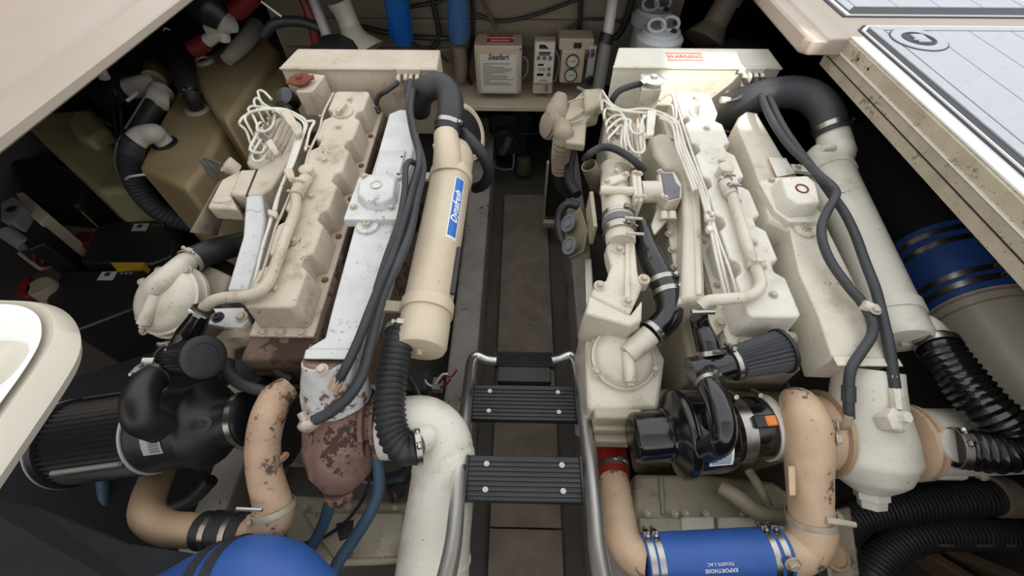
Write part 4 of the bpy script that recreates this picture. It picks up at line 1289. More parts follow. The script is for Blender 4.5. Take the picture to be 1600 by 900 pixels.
G().lathe(E(316, 663, -0.1), (E(316, 663, -0.1) - (a + ax * 0.11)).normalized(), [(-0.02, 0.018), (0.004, 0.018), (0.006, 0.013), (0.006, 0.009), (0.003, 0.008), (0.003, 0.004), (0.008, 0.003)], 20).obj('vent_knob', M_satin, AFL)
ref = (Vector((0, 0, 1)) - ax * ax.z).normalized()
sgn = 1 if ax.cross(ref).y < 0 else -1
curved_strip(AFL, a, ax, 0.0985, 0.150, 0.196, sgn * 0.55, sgn * 0.98, M_labelg, 'label', 0.0006)
for k in range(8):
    curved_strip(AFL, a, ax, 0.0985, 0.154, 0.178, sgn * (0.60 + k * 0.045), sgn * (0.615 + k * 0.045), M_ink, 'label_print', 0.0012)
tubeobj('drum_bracket', [a + ax * t + (ref * math.cos(sgn * 1.05) + ax.cross(ref) * math.sin(sgn * 1.05)) * 0.106 for t in (0.25, L - 0.06)], 0.006, M_polegrey, AFL, seg=8, sub=1)
tubeobj('drum_bracket', [a + ax * t + (ref * math.cos(-sgn * 0.95) + ax.cross(ref) * math.sin(-sgn * 0.95)) * 0.106 for t in (0.26, L - 0.05)], 0.006, M_satin, AFL, seg=8, sub=1)
bh = EL([(243, 588, -0.07), (226, 604, -0.045), (217, 630, -0.035), (222, 655, -0.05), (250, 668, -0.10)])
ELB = root_at('rubber_elbow', 'matt black rubber elbow from the breather to the pleated air filter', 'hose', bh[2])
G().tube(bh, 0.033, 22, 6).obj('elbow_hose', M_satin, ELB)
clamp(ELB, bh[0].lerp(bh[1], 0.2), bh[1] - bh[0], 0.0335, 0.010, screw=Vector((-0.3, -0.4, 0.9)), m=M_clamp)

# ---- breathers
def cone_filter(name, label, p0, p1, r0, r1, hosepts, hr, hm, tee, teer, cls, band_c):
    root = root_at(name, label, 'breather', p0)
    ax = (p1 - p0).normalized()
    L = (p1 - p0).length
    o1 = ax.orthogonal().normalized()
    o2 = ax.cross(o1)
    n = 56
    rings = []
    for i in range(5):
        t = i / 4
        r = r0 + (r1 - r0) * t
        rings.append([p0 + ax * L * t + (o1 * math.cos(2 * math.pi * k / n) + o2 * math.sin(2 * math.pi * k / n)) * (r + (0.0022 if k % 2 else -0.0022)) for k in range(n)])
    G().loft(rings).obj('pleated_cone', M_rubberg if band_c else M_satin, root, angle=5)
    g = G()
    g.lathe(p1 - ax * 0.004, ax, [(0, r1), (0, r1 + 0.005), (0.008, r1 + 0.005), (0.01, r1), (0.01, r1 * 0.72), (0.008, r1 * 0.7), (0.009, 0.003)], 36)
    g.obj('end_cap', M_satin, root)
    g = G()
    g.lathe(p0 - ax * 0.022, ax, [(0, r0 * 0.9), (0.004, r0 + 0.002), (0.022, r0 + 0.003)], 30)
    g.obj('collar', M_satin, root)
    clamp(root, p0 - ax * 0.012, ax, r0 + 0.002, 0.010, screw=Vector((-0.1, 0.8, 0.8)))
    G().tube(tee, teer, 20, 4).obj('tee', hm, root)
    G().tube(hosepts, hr, 20, 6).obj('breather_hose', hm, root)
    for p, d, r in cls:
        clamp(root, p, d, r, 0.011, screw=Vector((0.5, -0.4, 0.8)))
    return root


hp_ = EL([(319, 482, -0.02), (308, 502, -0.04), (296, 522, -0.06), (282, 546, -0.08), (270, 566, -0.09)])
BRL = cone_filter('breather_filter', 'black cone breather filter with round ribbed cap facing up, below the white end plate', E(272, 562, -0.09), E(318, 558, -0.03), 0.036, 0.043, hp_, [0.021, 0.023, 0.028, 0.026, 0.024], M_gloss, EL([(272, 566, -0.1), (250, 572, -0.09), (236, 586, -0.08)]), [0.028, 0.03, 0.03],
                  [(hp_[0].lerp(hp_[1], 0.2), hp_[1] - hp_[0], 0.023), (hp_[3], hp_[3] - hp_[2], 0.028)], False)
G().tube(EL([(240, 566, -0.06), (222, 565, -0.05)]), [0.011, 0.009], 10, 1).obj('drain_tap', M_pvc, BRL)
hp_ = EL([(1092, 496, -0.01), (1096, 512, -0.03), (1104, 534, -0.04), (1108, 552, -0.05)])
h2 = EL([(1108, 600, -0.04), (1122, 628, -0.015), (1130, 662, -0.01), (1126, 690, -0.035), (1106, 704, -0.09)])
BRR = cone_filter('breather_filter', 'black cone breather filter with wavy pleats below the cream rocker cover', E(1152, 566, -0.06), E(1222, 548, -0.05), 0.036, 0.047, hp_, [0.02, 0.021, 0.026, 0.026], M_gloss, EL([(1078, 582, -0.07), (1110, 576, -0.065), (1146, 567, -0.06)]), [0.034, 0.034, 0.033],
                  [(hp_[3], hp_[3] - hp_[2], 0.027), (h2[0], h2[1] - h2[0], 0.026)], True)
G().tube([E(1106, 578, -0.06)] + h2, [0.026, 0.025, 0.025, 0.0255, 0.0255, 0.026], 20, 6).obj('lower_hose', M_gloss, BRR)

# ---- exhaust pipes
EXL = root_at('exhaust_pipe', 'thick off white exhaust elbow and pipe running past the ladder', 'pipe', E(690, 720, -0.35))
G().tube(EL([(598, 668, -0.2), (632, 668, -0.2), (664, 668, -0.205), (688, 690, -0.22), (694, 730, -0.24)]), 0.074, 36, 6).obj('elbow', M_creamw, EXL)
PX = EL([(693, 706, -0.23), (694, 724, -0.238), (690, 770, -0.275), (680, 850, -0.34), (670, 960, -0.40)])
G().tube(PX + [PX[-1] + (PX[-1] - PX[-2]).normalized() * 0.35, PX[-1] + (PX[-1] - PX[-2]).normalized() * 0.75], [0.0735, 0.0742, 0.077, 0.083, 0.09, 0.09, 0.09], 36, 6).obj('straight_pipe', M_creamw, EXL)
for py, rr in ((734, 0.0755), (868, 0.0845)):
    px = 694 - (py - 730) * 0.1
    G().lathe(E(px, py, -0.25 - (py - 734) * 0.00077), E(680, 850, -0.34) - E(690, 770, -0.28), [(0, 0.07), (0, rr + 0.0012), (0.006, rr + 0.0012), (0.006, 0.07)], 40, cap=False).obj('weld_ring', M_creamw, EXL)
tubeobj('water_nipple', EL([(668, 682, -0.15), (650, 692, -0.13)]), [0.03, 0.031], M_creamw, EXL, seg=18, sub=1)
cl = EL([(627, 514, -0.085), (622, 540, -0.08), (613, 590, -0.09), (609, 640, -0.1), (616, 680, -0.11), (634, 702, -0.115), (654, 698, -0.12)])
CHL = root_at('corrugated_hose', 'black corrugated rubber hose from the tan cylinder to the white exhaust elbow', 'hose', cl[3])
G().tube(cl, 0.0335, 22, 8, corr=(0.0135, 0.0028)).obj('hose_body', M_rubber, CHL)
clamp(CHL, cl[0].lerp(cl[1], 0.15), cl[1] - cl[0], 0.037, 0.014)
clamp(CHL, cl[6], cl[6] - cl[5], 0.038, 0.012, screw=Vector((0.2, 0.1, 1)))

EXR = root_at('exhaust_pipe', 'cream exhaust pipe running outboard from the pear shaped turbine', 'pipe', E(1500, 690, -0.35))
G().tube(EL([(1424, 690, -0.2), (1480, 690, -0.21), (1560, 688, -0.22), (1700, 680, -0.24)]), 0.077, 36, 4).obj('straight_pipe', M_creamw, EXR)
G().box(E(1478, 742, -0.22), (0.08, 0.02, 0.02)).obj('weld_lug', M_creamw, EXR, bevel=0.003)
bolt(EXR, E(1535, 742, -0.22), Vector((0, -1, 0.2)), r=0.014)
tubeobj('water_nipple', EL([(1478, 694, -0.14), (1496, 696, -0.12)]), [0.034, 0.036], M_creamw, EXR, seg=18, sub=1)
cr = EL([(1461, 534, -0.085), (1476, 556, -0.075), (1506, 596, -0.07), (1540, 636, -0.07), (1572, 668, -0.075), (1580, 694, -0.085), (1552, 706, -0.1), (1496, 700, -0.115)])
CHR = root_at('corrugated_hose', 'black corrugated rubber hose from the cream cylinder to the cream exhaust pipe', 'hose', cr[3])
G().tube(cr, [0.038, 0.042, 0.044, 0.044, 0.044, 0.044, 0.042, 0.04], 24, 8, corr=(0.0145, 0.003)).obj('hose_body', M_gloss, CHR)
clamp(CHR, cr[0].lerp(cr[1], 0.35), cr[1] - cr[0], 0.0445, 0.016, screw=Vector((-0.9, -0.3, 0.4)))
clamp(CHR, cr[7], cr[7] - cr[6], 0.042, 0.014, screw=Vector((0, 0.1, 1)))

# big riser along the right hull with its blue coupler
zr = 0.62
rp = [Z(1690, 690, 0.62), Z(1620, 610, zr), Z(1560, 528, zr), Z(1528, 484, zr)]
RIS = root_at('exhaust_riser', 'broad cream exhaust elbow by the right hull below the grimy deck coaming', 'pipe', rp[1])
G().tube(rp, [0.12, 0.135, 0.142, 0.142], 40, 6).obj('elbow', M_gel, RIS)
rx = (rp[3] - rp[2]).normalized()
for t in (0.0, 0.03):
    G().lathe(rp[3] + rx * (-0.05 + t), rx, [(0, 0.14), (0, 0.1445), (0.006, 0.1445), (0.006, 0.14)], 44, cap=False).obj('weld_ring', M_pipe, RIS)
BC = root_at('silicone_hose', 'wide dark blue hose coupler with steel clamps on the right exhaust riser', 'hose', rp[3] + rx * 0.14)
G().tube([rp[3] - rx * 0.005, rp[3] + rx * 0.13, rp[3] + rx * 0.27], [0.146, 0.148, 0.146], 44, 3).obj('sleeve', M_blue, BC)
for t in (0.025, 0.06, 0.19, 0.235):
    clamp(BC, rp[3] + rx * t, rx, 0.149, 0.02, screw=Vector((-0.15 if t < 0.1 else 0.0, -0.1, 1)))
tag(G().tube([rp[3] + rx * 0.25, rp[3] + rx * 0.5, rp[3] + rx * 0.9], 0.14, 36, 3).obj('exhaust_pipe', M_hullr), 'dark exhaust pipe running forward along the right hull from the blue coupler', 'pipe')

# blue hose low on the left
bl = EL([(500, 948, -0.24), (440, 925, -0.2), (385, 920, -0.2), (330, 935, -0.22), (270, 960, -0.25)])
BLL = root_at('silicone_hose', 'large plain blue hose with dark bands beneath the scabby brown elbow', 'hose', bl[2])
G().tube(bl, [0.06, 0.088, 0.096, 0.094, 0.085], 36, 6).obj('sleeve', M_blue, BLL)
for t, r in ((0.05, 0.099), (0.55, 0.0985)):
    clamp(BLL, bl[2].lerp(bl[3], t + 0.12), bl[3] - bl[2], r, 0.024, screw=Vector((0.2, -0.9, -0.2)), m=M_rubberg)

# ---- large coolant hoses
hl = EL([(655, 172, -0.08), (656, 154, -0.02), (668, 139, 0.02), (688, 135, 0.03), (702, 150, 0.02), (704, 178, 0.0), (699, 206, -0.03)])
CH1 = root_at('coolant_hose', 'thick black coolant hose looped down onto the tan cylinder neck', 'hose', hl[3])
G().tube(hl, [0.04, 0.042, 0.043, 0.043, 0.043, 0.043, 0.043], 24, 6).obj('hose_body', M_rubber, CH1)
clamp(CH1, hl[5].lerp(hl[6], 0.55), hl[6] - hl[5], 0.044, 0.014, screw=Vector((0.9, 0, 0.3)))
hr_ = EL([(1140, 186, -0.12), (1158, 166, -0.05), (1188, 151, -0.005), (1232, 144, 0.01), (1268, 152, 0.01), (1291, 176, 0.0), (1301, 208, -0.03)])
CH2 = root_at('coolant_hose', 'thick dark grey coolant hose arching onto the cream cylinder neck', 'hose', hr_[3])
G().tube(hr_, [0.048, 0.05, 0.05, 0.051, 0.051, 0.051, 0.051], 26, 6).obj('hose_body', M_rubberg, CH2)
clamp(CH2, hr_[5].lerp(hr_[6], 0.72), hr_[6] - hr_[5], 0.052, 0.016, screw=Vector((0.9, 0, 0.3)))
hb = EL([(1002, 352, -0.09), (1008, 378, -0.09), (1020, 408, -0.085), (1034, 436, -0.085), (1044, 464, -0.09), (1046, 488, -0.1), (1036, 506, -0.11), (1016, 522, -0.115)])
CH3 = root_at('coolant_hose', 'glossy black S shaped hose joining the round cream pump cover', 'hose', hb[3])
G().tube(hb, [0.028, 0.031, 0.034, 0.0345, 0.034, 0.034, 0.034, 0.033], 24, 6).obj('hose_body', M_gloss, CH3)
for k in ((3, 0.1), (3, 0.75), (6, 0.85)):
    i, t = k
    clamp(CH3, hb[i].lerp(hb[i + 1], t), hb[i + 1] - hb[i], 0.0352, 0.013, screw=Vector((0.9, 0.1, 0.5)))
hc = EL([(400, 376, -0.22), (365, 384, -0.2), (335, 392, -0.17), (308, 402, -0.15), (290, 412, -0.135)])
CH4 = root_at('coolant_hose', 'black rubber hose from under the intake to the left round pump cover', 'hose', hc[2])
G().tube(hc, [0.034, 0.036, 0.037, 0.036, 0.034], 22, 6).obj('hose_body', M_rubber, CH4)
clamp(CH4, hc[3].lerp(hc[4], 0.6), hc[4] - hc[3], 0.036, 0.014, m=M_bolt)

# ---- oil and control cables over the manifolds
def cable(name, label, pts, r, m, ends=None, parent_m=None):
    q = EL(pts)
    t = root_at(name, label, 'hose', q[len(q) // 2])
    G().tube(q, r, 10, 6).obj('line', m, t)
    if ends:
        for (i, j, rr, mm, ln) in ends:
            d = (q[j] - q[i]).normalized()
            G().lathe(q[i] - d * 0.004, d, [(0, rr), (ln * 0.6, rr), (ln * 0.62, rr * 0.8), (ln, rr * 0.8)], 8).obj('end_fitting', mm, t)
    return t


cable('oil_hose', 'black oil hose from the left header tank down over the white manifold to the turbine', [(652, 128, 0.0), (644, 150, 0.04), (642, 178, 0.04), (650, 215, 0.03), (655, 250, 0.03), (642, 300, 0.035), (632, 340, 0.03), (615, 395, 0.02), (596, 440, 0.02), (576, 490, 0.02), (560, 532, 0.01), (540, 575, 0.0), (522, 606, -0.03)], 0.0105, M_rubber, [(12, 11, 0.0125, M_pipe, 0.05)])
cable('oil_hose', 'thicker black oil hose beside the first, curving to the rusty oil union', [(642, 128, 0.0), (639, 160, 0.03), (646, 205, 0.02), (660, 260, 0.0), (650, 310, 0.01), (640, 360, 0.01), (622, 410, 0.01), (600, 455, 0.0), (588, 495, -0.01), (578, 540, -0.02), (566, 585, -0.04), (546, 618, -0.05), (515, 645, -0.07), (488, 658, -0.08)], 0.0125, M_rubberg)
cable('control_cable', 'thin dark cable hooked round the thermostat housing on the white manifold', [(634, 128, 0.0), (640, 175, 0.02), (654, 240, 0.01), (652, 256, 0.02), (641, 252, 0.05), (634, 262, 0.055), (632, 300, 0.045), (622, 352, 0.03), (604, 402, 0.02), (588, 452, 0.01)], 0.0085, M_rubber)
cable('oil_hose', 'short black hose from the header tank fittings to the cylinder head', [(623, 126, -0.01), (618, 132, 0.0), (604, 142, 0.0), (592, 150, -0.02), (588, 164, -0.05), (594, 180, -0.1)], 0.0085, M_rubber, [(4, 5, 0.011, M_clamp, 0.05)])
cable('oil_hose', 'grey black hose looping left over the cream thermostat housing to a crimped elbow', [(1181, 124, 0.0), (1190, 152, 0.02), (1206, 188, 0.03), (1232, 226, 0.03), (1258, 252, 0.035), (1280, 274, 0.06), (1300, 291, 0.065), (1306, 306, 0.06), (1294, 328, 0.05), (1284, 352, 0.04), (1286, 380, 0.03), (1300, 412, 0.02), (1326, 448, 0.02), (1348, 474, 0.02), (1362, 500, 0.02), (1362, 524, 0.01), (1346, 550, 0.0), (1330, 576, -0.01), (1326, 606, -0.03), (1326, 632, -0.05), (1327, 652, -0.07)], 0.0108, M_rubberg, [(18, 19, 0.0135, M_rubberg, 0.055)])
cable('oil_hose', 'grey black hose running straight down between the cream manifold and cooler cylinder', [(1191, 124, 0.0), (1202, 152, 0.02), (1220, 192, 0.02), (1246, 232, 0.02), (1272, 266, 0.03), (1296, 300, 0.04), (1318, 330, 0.03), (1336, 366, 0.02), (1352, 410, 0.02), (1368, 452, 0.02), (1380, 500, 0.015), (1390, 546, 0.0), (1396, 590, -0.02), (1402, 636, -0.045)], 0.0108, M_rubberg, [(13, 12, 0.013, M_creamw, 0.07)])
cable('oil_hose', 'short dark hose bent from the right header tank fittings to a cream elbow', [(1163, 124, 0.0), (1166, 136, 0.005), (1160, 148, 0.0), (1146, 156, -0.01), (1128, 156, -0.01)], 0.008, M_rubber, [(4, 3, 0.011, M_cream, 0.03)])
tubeobj('hose_clip', EL([(1348, 476, 0.03), (1368, 484, 0.03)]), 0.012, M_cream, ENG_R, seg=10, sub=1)
bolt(ENG_R, E(1367, 485, 0.035), r=0.012)
cable('overflow_hose', 'black overflow hose from the right radiator cap to behind the fuel pump', [(1006, 130, 0.02), (988, 134, 0.02), (968, 142, 0.02), (958, 154, 0.0), (955, 164, -0.03)], 0.0105, M_rubber)
cable('wiring_loom', 'thick black loom arching over the right fuel pump', [(914, 250, -0.04), (922, 240, -0.01), (938, 231, 0.0), (955, 231, 0.01), (975, 240, 0.01), (992, 252, 0.0), (1006, 266, -0.03)], 0.0115, M_rubber)

# turbo oil drains etc. left
cable('blue_hose', 'slate blue hose dropping from below the rusty turbine to the gearbox, further from the ladder', [(517, 772, -0.24), (512, 800, -0.28), (500, 830, -0.32), (484, 858, -0.34), (462, 885, -0.36), (440, 920, -0.38)], 0.014, M_blueh)
cable('blue_hose', 'slate blue hose curving past the white exhaust pipe to the gearbox', [(586, 708, -0.2), (591, 730, -0.22), (592, 762, -0.25), (580, 798, -0.28), (556, 838, -0.31), (530, 876, -0.33), (510, 915, -0.35)], 0.0145, M_blueh)
cable('control_cable', 'thin black cable trailing across the left gearbox', [(580, 745, -0.3), (566, 782, -0.33), (540, 815, -0.36), (505, 840, -0.38), (470, 850, -0.38)], 0.004, M_rubber)
cable('heater_hose', 'dark hose curling from the grimy wrap to behind the flaking scroll', [(356, 560, -0.16), (358, 580, -0.15), (370, 596, -0.14), (392, 606, -0.13), (415, 612, -0.13)], 0.014, M_rubberg)
cable('heater_hose', 'grey hose sagging from the cylinder head towards the black backplate', [(412, 548, -0.16), (424, 566, -0.16), (436, 582, -0.17), (456, 594, -0.18)], 0.013, M_rubberg)
tubeobj('oil_tube', EL([(446, 576, -0.2), (480, 576, -0.19)]), 0.013, M_gear, ENG_L, seg=10, sub=1)
wrap = G()
wrap.tube(EL([(352, 556, -0.15), (358, 534, -0.13), (378, 522, -0.12), (402, 530, -0.13), (424, 545, -0.15)]), [0.024, 0.03, 0.033, 0.028, 0.02], 18, 6)
tag(wrap.obj('heat_wrap', M_cloth, rough=0.012), 'grimy crumpled lagging below the left rocker cover', 'lagging')
cast('starter_solenoid', ENG_L, [(362, 560), (400, 555), (412, 590), (385, 610), (362, 590)], -0.22, 0.12, M_dark, 0.01)
# gearboxes
def gearbox(root, poly, w, m):
    t = EL(poly, w)
    return G().prism(t, down(t, 0.25, -0.02)).obj('gearbox', m, root, bevel=0.012)


GBL = gearbox(ENG_L, [(455, 772), (560, 780), (640, 782), (640, 880), (580, 884), (500, 886), (430, 920)], -0.40, M_gear)
cast('gearbox_lid', GBL, [(470, 800), (632, 800), (632, 870), (520, 874)], -0.385, 0.03, M_gear, 0.006)
for px in (478, 510, 545, 580, 618):
    bolt(GBL, E(px, 792, -0.39), r=0.009)
cast('vent_slot', GBL, [(524, 818), (552, 812), (550, 838), (530, 846)], -0.381, 0.01, M_dark, 0.003)
GBR = gearbox(ENG_R, [(990, 740), (1110, 742), (1210, 752), (1280, 800), (1300, 850), (1310, 920), (1010, 920), (990, 860)], -0.42, M_gear)
cast('gearbox_lid', GBR, [(998, 808), (1070, 808), (1072, 880), (1004, 880)], -0.405, 0.03, M_gear, 0.004)
cast('gearbox_lid', GBR, [(1064, 808), (1116, 806), (1120, 870), (1070, 872)], -0.395, 0.03, M_cream, 0.004)
cast('gearbox_lid', GBR, [(1122, 808), (1220, 806), (1240, 870), (1126, 870)], -0.40, 0.03, M_cream, 0.004)
cast('gearbox_rib', GBR, [(1030, 745), (1036, 745), (1040, 804), (1034, 804)], -0.41, 0.02, M_gear, 0.003)
for px in (1012, 1055, 1072, 1104, 1160):
    bolt(GBR, E(px, 803, -0.395), r=0.009)
tubeobj('cooler_pipe', EL([(1125, 760, -0.36), (1150, 775, -0.35), (1180, 798, -0.35), (1212, 808, -0.36), (1240, 806, -0.4)]), [0.018, 0.02, 0.02, 0.02, 0.018], M_gear, GBR, seg=14)
tubeobj('cooler_pipe', EL([(1170, 735, -0.36), (1186, 760, -0.35), (1200, 790, -0.36)]), 0.012, M_gear, GBR, seg=12)
cast('bell_plate', ENG_R, [(1290, 800), (1330, 790), (1345, 900), (1300, 910)], -0.44, 0.03, M_gear, 0.006)
G().lathe(E(1303, 868, -0.42), EN, [(0, 0.034), (0.008, 0.034), (0.01, 0.028), (0.004, 0.026)], 24).obj('drain_cap', M_pipe, ENG_R)
cast('junction_box', ENG_R, [(1278, 880), (1292, 878), (1296, 910), (1280, 912)], -0.38, 0.04, M_satin, 0.004)
tubeobj('dip_hose', EL([(1060, 845, -0.36), (1078, 835, -0.33), (1100, 830, -0.32), (1120, 836, -0.33)]), 0.004, M_rubber, GBR, seg=8)
# black-mouthed cream guard beside the left cylinder, with its hose
gc = E(724, 208, -0.16)
gd = Vector((0.75, -0.35, 0.45)).normalized()
GRD = root_at('belt_guard', 'cream rounded belt guard with a black mouth forward of the tan cylinder', 'guard', gc)
G().lathe(gc - gd * 0.06, gd, [(0, 0.085), (0.02, 0.105), (0.06, 0.11), (0.075, 0.104), (0.078, 0.09), (0.07, 0.078)], 36).obj('shell', M_tan, GRD)
G().lathe(gc + gd * 0.008, gd, [(0, 0.085), (0.006, 0.084), (0.008, 0.06)], 30).obj('mouth', M_satin, GRD)
cable('coolant_hose', 'black hose curving out below the cream belt guard', [(722, 206, -0.05), (738, 222, -0.06), (755, 244, -0.1), (764, 268, -0.16), (756, 288, -0.22), (742, 294, -0.26)], 0.02, M_rubber)

# ================================================================== ladder
LAD = thing('boarding_ladder', 'stainless tube ladder with black ribbed treads in the walkway', 'ladder', Z(818, 640, 0.35))


def rail(pts):
    return G().tube([Z(*p) for p in pts], 0.0165, 16, 6)


rail([(776, 564, 0.42), (760, 562, 0.42), (744, 556, 0.425), (736, 566, 0.44), (733, 590, 0.50), (729, 628, 0.60), (723, 690, 0.68), (717, 747, 0.745), (713, 800, 0.80), (708, 850, 0.85), (698, 900, 0.90), (682, 960, 0.96), (664, 1040, 1.04), (650, 1150, 1.14)]).obj('rail', M_steel, LAD)
rail([(862, 564, 0.42), (876, 561, 0.42), (892, 555, 0.425), (900, 566, 0.44), (905, 590, 0.50), (909, 628, 0.60), (917, 690, 0.68), (924, 747, 0.745), (929, 800, 0.80), (933, 850, 0.85), (941, 900, 0.90), (956, 960, 0.96), (976, 1040, 1.04), (992, 1150, 1.14)]).obj('rail', M_steel, LAD)


def tread(pxl, pxr, y0, y1, z, tilt=0.0, screws=True):
    a, b = Z(pxl, (y0 + y1) / 2, z), Z(pxr, (y0 + y1) / 2, z)
    f, n = Z((pxl + pxr) / 2, y0, z), Z((pxl + pxr) / 2, y1, z)
    c = (a + b) / 2
    w, d = (b - a).length, (f - n).length
    ax = Vector((1, 0, 0))
    ay = Vector((0, math.cos(tilt), math.sin(tilt)))
    az = ax.cross(ay)
    g = G()
    g.box(c - az * 0.012, (w, d, 0.024), (ax, ay, az))
    t = g.obj('tread', M_satin, LAD, bevel=0.003)
    n_ = 8
    g = G()
    for i in range(n_):
        g.box(c + ay * (d * (i + 0.5) / n_ - d / 2) * 0.86 + az * 0.0015, (w * 0.985, d / n_ * 0.42, 0.005), (ax, ay, az))
    ribs = g.obj('grip_ribs', M_rubber, t, bevel=0.001)
    if screws:
        for sx in (-0.335, 0.335):
            for sy in (-0.27, 0.29):
                bolt(t, c + ax * w * sx + ay * d * sy + az * 0.0035, az, r=0.0062, kind='socket', m=M_clamp, name='screw')
    for s in (-1, 1):
        G().box(c + ax * s * (w / 2 + 0.002) - az * 0.012, (0.005, d, 0.028), (ax, ay, az)).obj('end_bracket', M_satin, t)
    return t


tread(738, 899, 601, 656, 0.60)
tread(730, 908, 711, 783, 0.745)
tread(775, 863, 549, 572, 0.42, 0.0, False)
a, b = Z(776, 585, 0.40), Z(862, 585, 0.40)
G().box((a + b) / 2 - Vector((0, 0, 0.01)), ((b - a).length * 0.96, 0.07, 0.05)).obj('tread_underside', M_satin, LAD, bevel=0.003)

# ================================================================== shelf equipment
YB = 2.16


def front_box(name, label, cat, x0, y0, x1, y1, yb, depth, m, lid=0.02):
    """box standing on the shelf whose front lies at yb; pixel corners of its front"""
    p = [Yp(x0, y1, yb), Yp(x1, y1, yb), Yp(x1, y0, yb), Yp(x0, y0, yb)]
    xa, xb = (p[0].x + p[3].x) / 2, (p[1].x + p[2].x) / 2
    za, zb = p[0].z, p[2].z
    root = thing(name, label, cat, ((xa + xb) / 2, yb + depth / 2, za))
    g = G()
    g.box(((xa + xb) / 2, yb + depth / 2, (za + zb) / 2), (xb - xa, depth, zb - za))
    g.obj('case', m, root, bevel=0.006)
    return root, xa, xb, za, zb


ybx = 2.03
WB, xa, xb, za, zb = front_box('control_box', 'beige water maker cabinet with red warning sticker and printed instructions', 'control box', 743, 72, 815, 147, ybx, 0.13, M_case)
hw_ = zb - za
G().box(((xa + xb) / 2, ybx - 0.003, (za + zb) / 2 - 0.004), (xb - xa - 0.02, 0.008, hw_ - 0.02)).obj('door', M_case, WB, bevel=0.003)
G().box(((xa + xb) / 2, ybx - 0.0055, (za + zb) / 2 - 0.01), (xb - xa - 0.05, 0.006, hw_ - 0.05)).obj('instruction_sheet', M_casew, WB, bevel=0.001)
text(WB, 'Seafari', ((xa + xb) / 2, ybx - 0.0095, zb - 0.045), (1, 0, 0), (0, 0, 1), 0.036, M_ink, bold=True, shear=0.25)
for i in range(13):
    zz = zb - 0.075 - i * (hw_ - 0.12) / 13
    ln = (xb - xa) * (0.68 if i not in (1, 6, 10) else 0.2) * (0.85 + 0.15 * math.sin(i * 2.3))
    x0_ = xa + 0.035
    G().box((x0_ + ln / 2, ybx - 0.009, zz), (ln, 0.001, 0.003)).obj('print_line', M_inkg, WB, smooth=False)
for dx, dz in ((xb - 0.008, zb - 0.012), (xb - 0.008, za + 0.012)):
    bolt(WB, (dx, ybx - 0.004, dz), (0, -1, 0), r=0.004, m=M_ink, kind='socket', name='screw')
# red warning sticker on the lid
wz = zb + 0.001
yc = ybx + 0.075
G().box(((xa + xb) / 2 + 0.008, yc, wz), ((xb - xa) * 0.56, 0.075, 0.0016)).obj('warning_sticker', M_inkr, WB)
text(WB, 'WARNING', ((xa + xb) / 2 + 0.008, yc + 0.006, wz + 0.0012), (1, 0, 0), (0, 1, 0), 0.028, M_inkw, name='warning_print', bold=True)
G().box(((xa + xb) / 2 + 0.008, yc - 0.022, wz + 0.001), ((xb - xa) * 0.4, 0.005, 0.001)).obj('warning_line', M_inkw, WB)

CP, xa, xb, za, zb = front_box('keypad_unit', 'slim off white control panel with round keys and dark display strips', 'keypad', 834, 65, 866, 133, ybx + 0.01, 0.06, M_case)
w_, h_ = xb - xa, zb - za
yf = ybx + 0.01
G().box(((xa + xb) / 2, yf - 0.002, (za + zb) / 2 + 0.004), (w_ - 0.008, 0.006, h_ - 0.016)).obj('face_plate', M_casew, CP, bevel=0.002)
G().box(((xa + xb) / 2, yf + 0.03, za - 0.02), (w_, 0.05, 0.05)).obj('bracket', M_case, CP, bevel=0.003)


def on_face(fx, fz, w, h, m, nm, round_=False):
    c = Vector((xa + w_ * fx, yf - 0.0055, za + h_ * fz))
    if round_:
        g = G()
        g.lathe(c, (0, -1, 0), [(0, w * 0.5), (0.001, w * 0.5), (0.001, w * 0.38), (0.0004, w * 0.36)], 18)
        g.obj(nm, m, CP)
    else:
        G().box(c, (w, 0.0014, h)).obj(nm, m, CP, smooth=False)


on_face(0.36, 0.9, 0.025, 0.018, M_ink, 'logo_mark')
c0 = Vector((xa + w_ * 0.36 + 0.0125, yf - 0.005, za + h_ * 0.9 - 0.009))
G().prism([c0 - Vector((0, 0.0014, 0)), c0 + Vector((0.02, -0.0014, 0)), c0 + Vector((0, -0.0014, 0.018))], [c0, c0 + Vector((0.02, 0, 0)), c0 + Vector((0, 0, 0.018))]).obj('logo_fin', M_ink, CP)
on_face(0.5, 0.765, 0.055, 0.008, M_ink, 'display_strip')
on_face(0.5, 0.72, 0.05, 0.005, M_inkb, 'display_strip')
for fx in (0.22, 0.5, 0.78):
    on_face(fx, 0.65, 0.02, 0.02, M_inkg, 'key', True)
on_face(0.34, 0.5, 0.028, 0.009, M_ink, 'display_strip')
for fz in (0.4, 0.27):
    on_face(0.76, fz, 0.019, 0.019, M_inkg, 'key', True)
for fz in (0.41, 0.37):
    on_face(0.42, fz, 0.035, 0.003, M_inkg, 'print_line')
on_face(0.34, 0.27, 0.032, 0.012, M_inkg, 'key_outline')
on_face(0.34, 0.27, 0.028, 0.0085, M_casew, 'key_outline_inner')
on_face(0.5, 0.14, 0.03, 0.003, M_inkg, 'print_line')
on_face(0.5, 0.11, 0.045, 0.002, M_inkg, 'print_line')
tubeobj('cable_gland', [Vector(((xa + xb) / 2 + 0.018, yf, za - 0.002)), Vector(((xa + xb) / 2 + 0.018, yf, za - 0.03))], 0.006, M_inkg, CP, seg=8, sub=1)

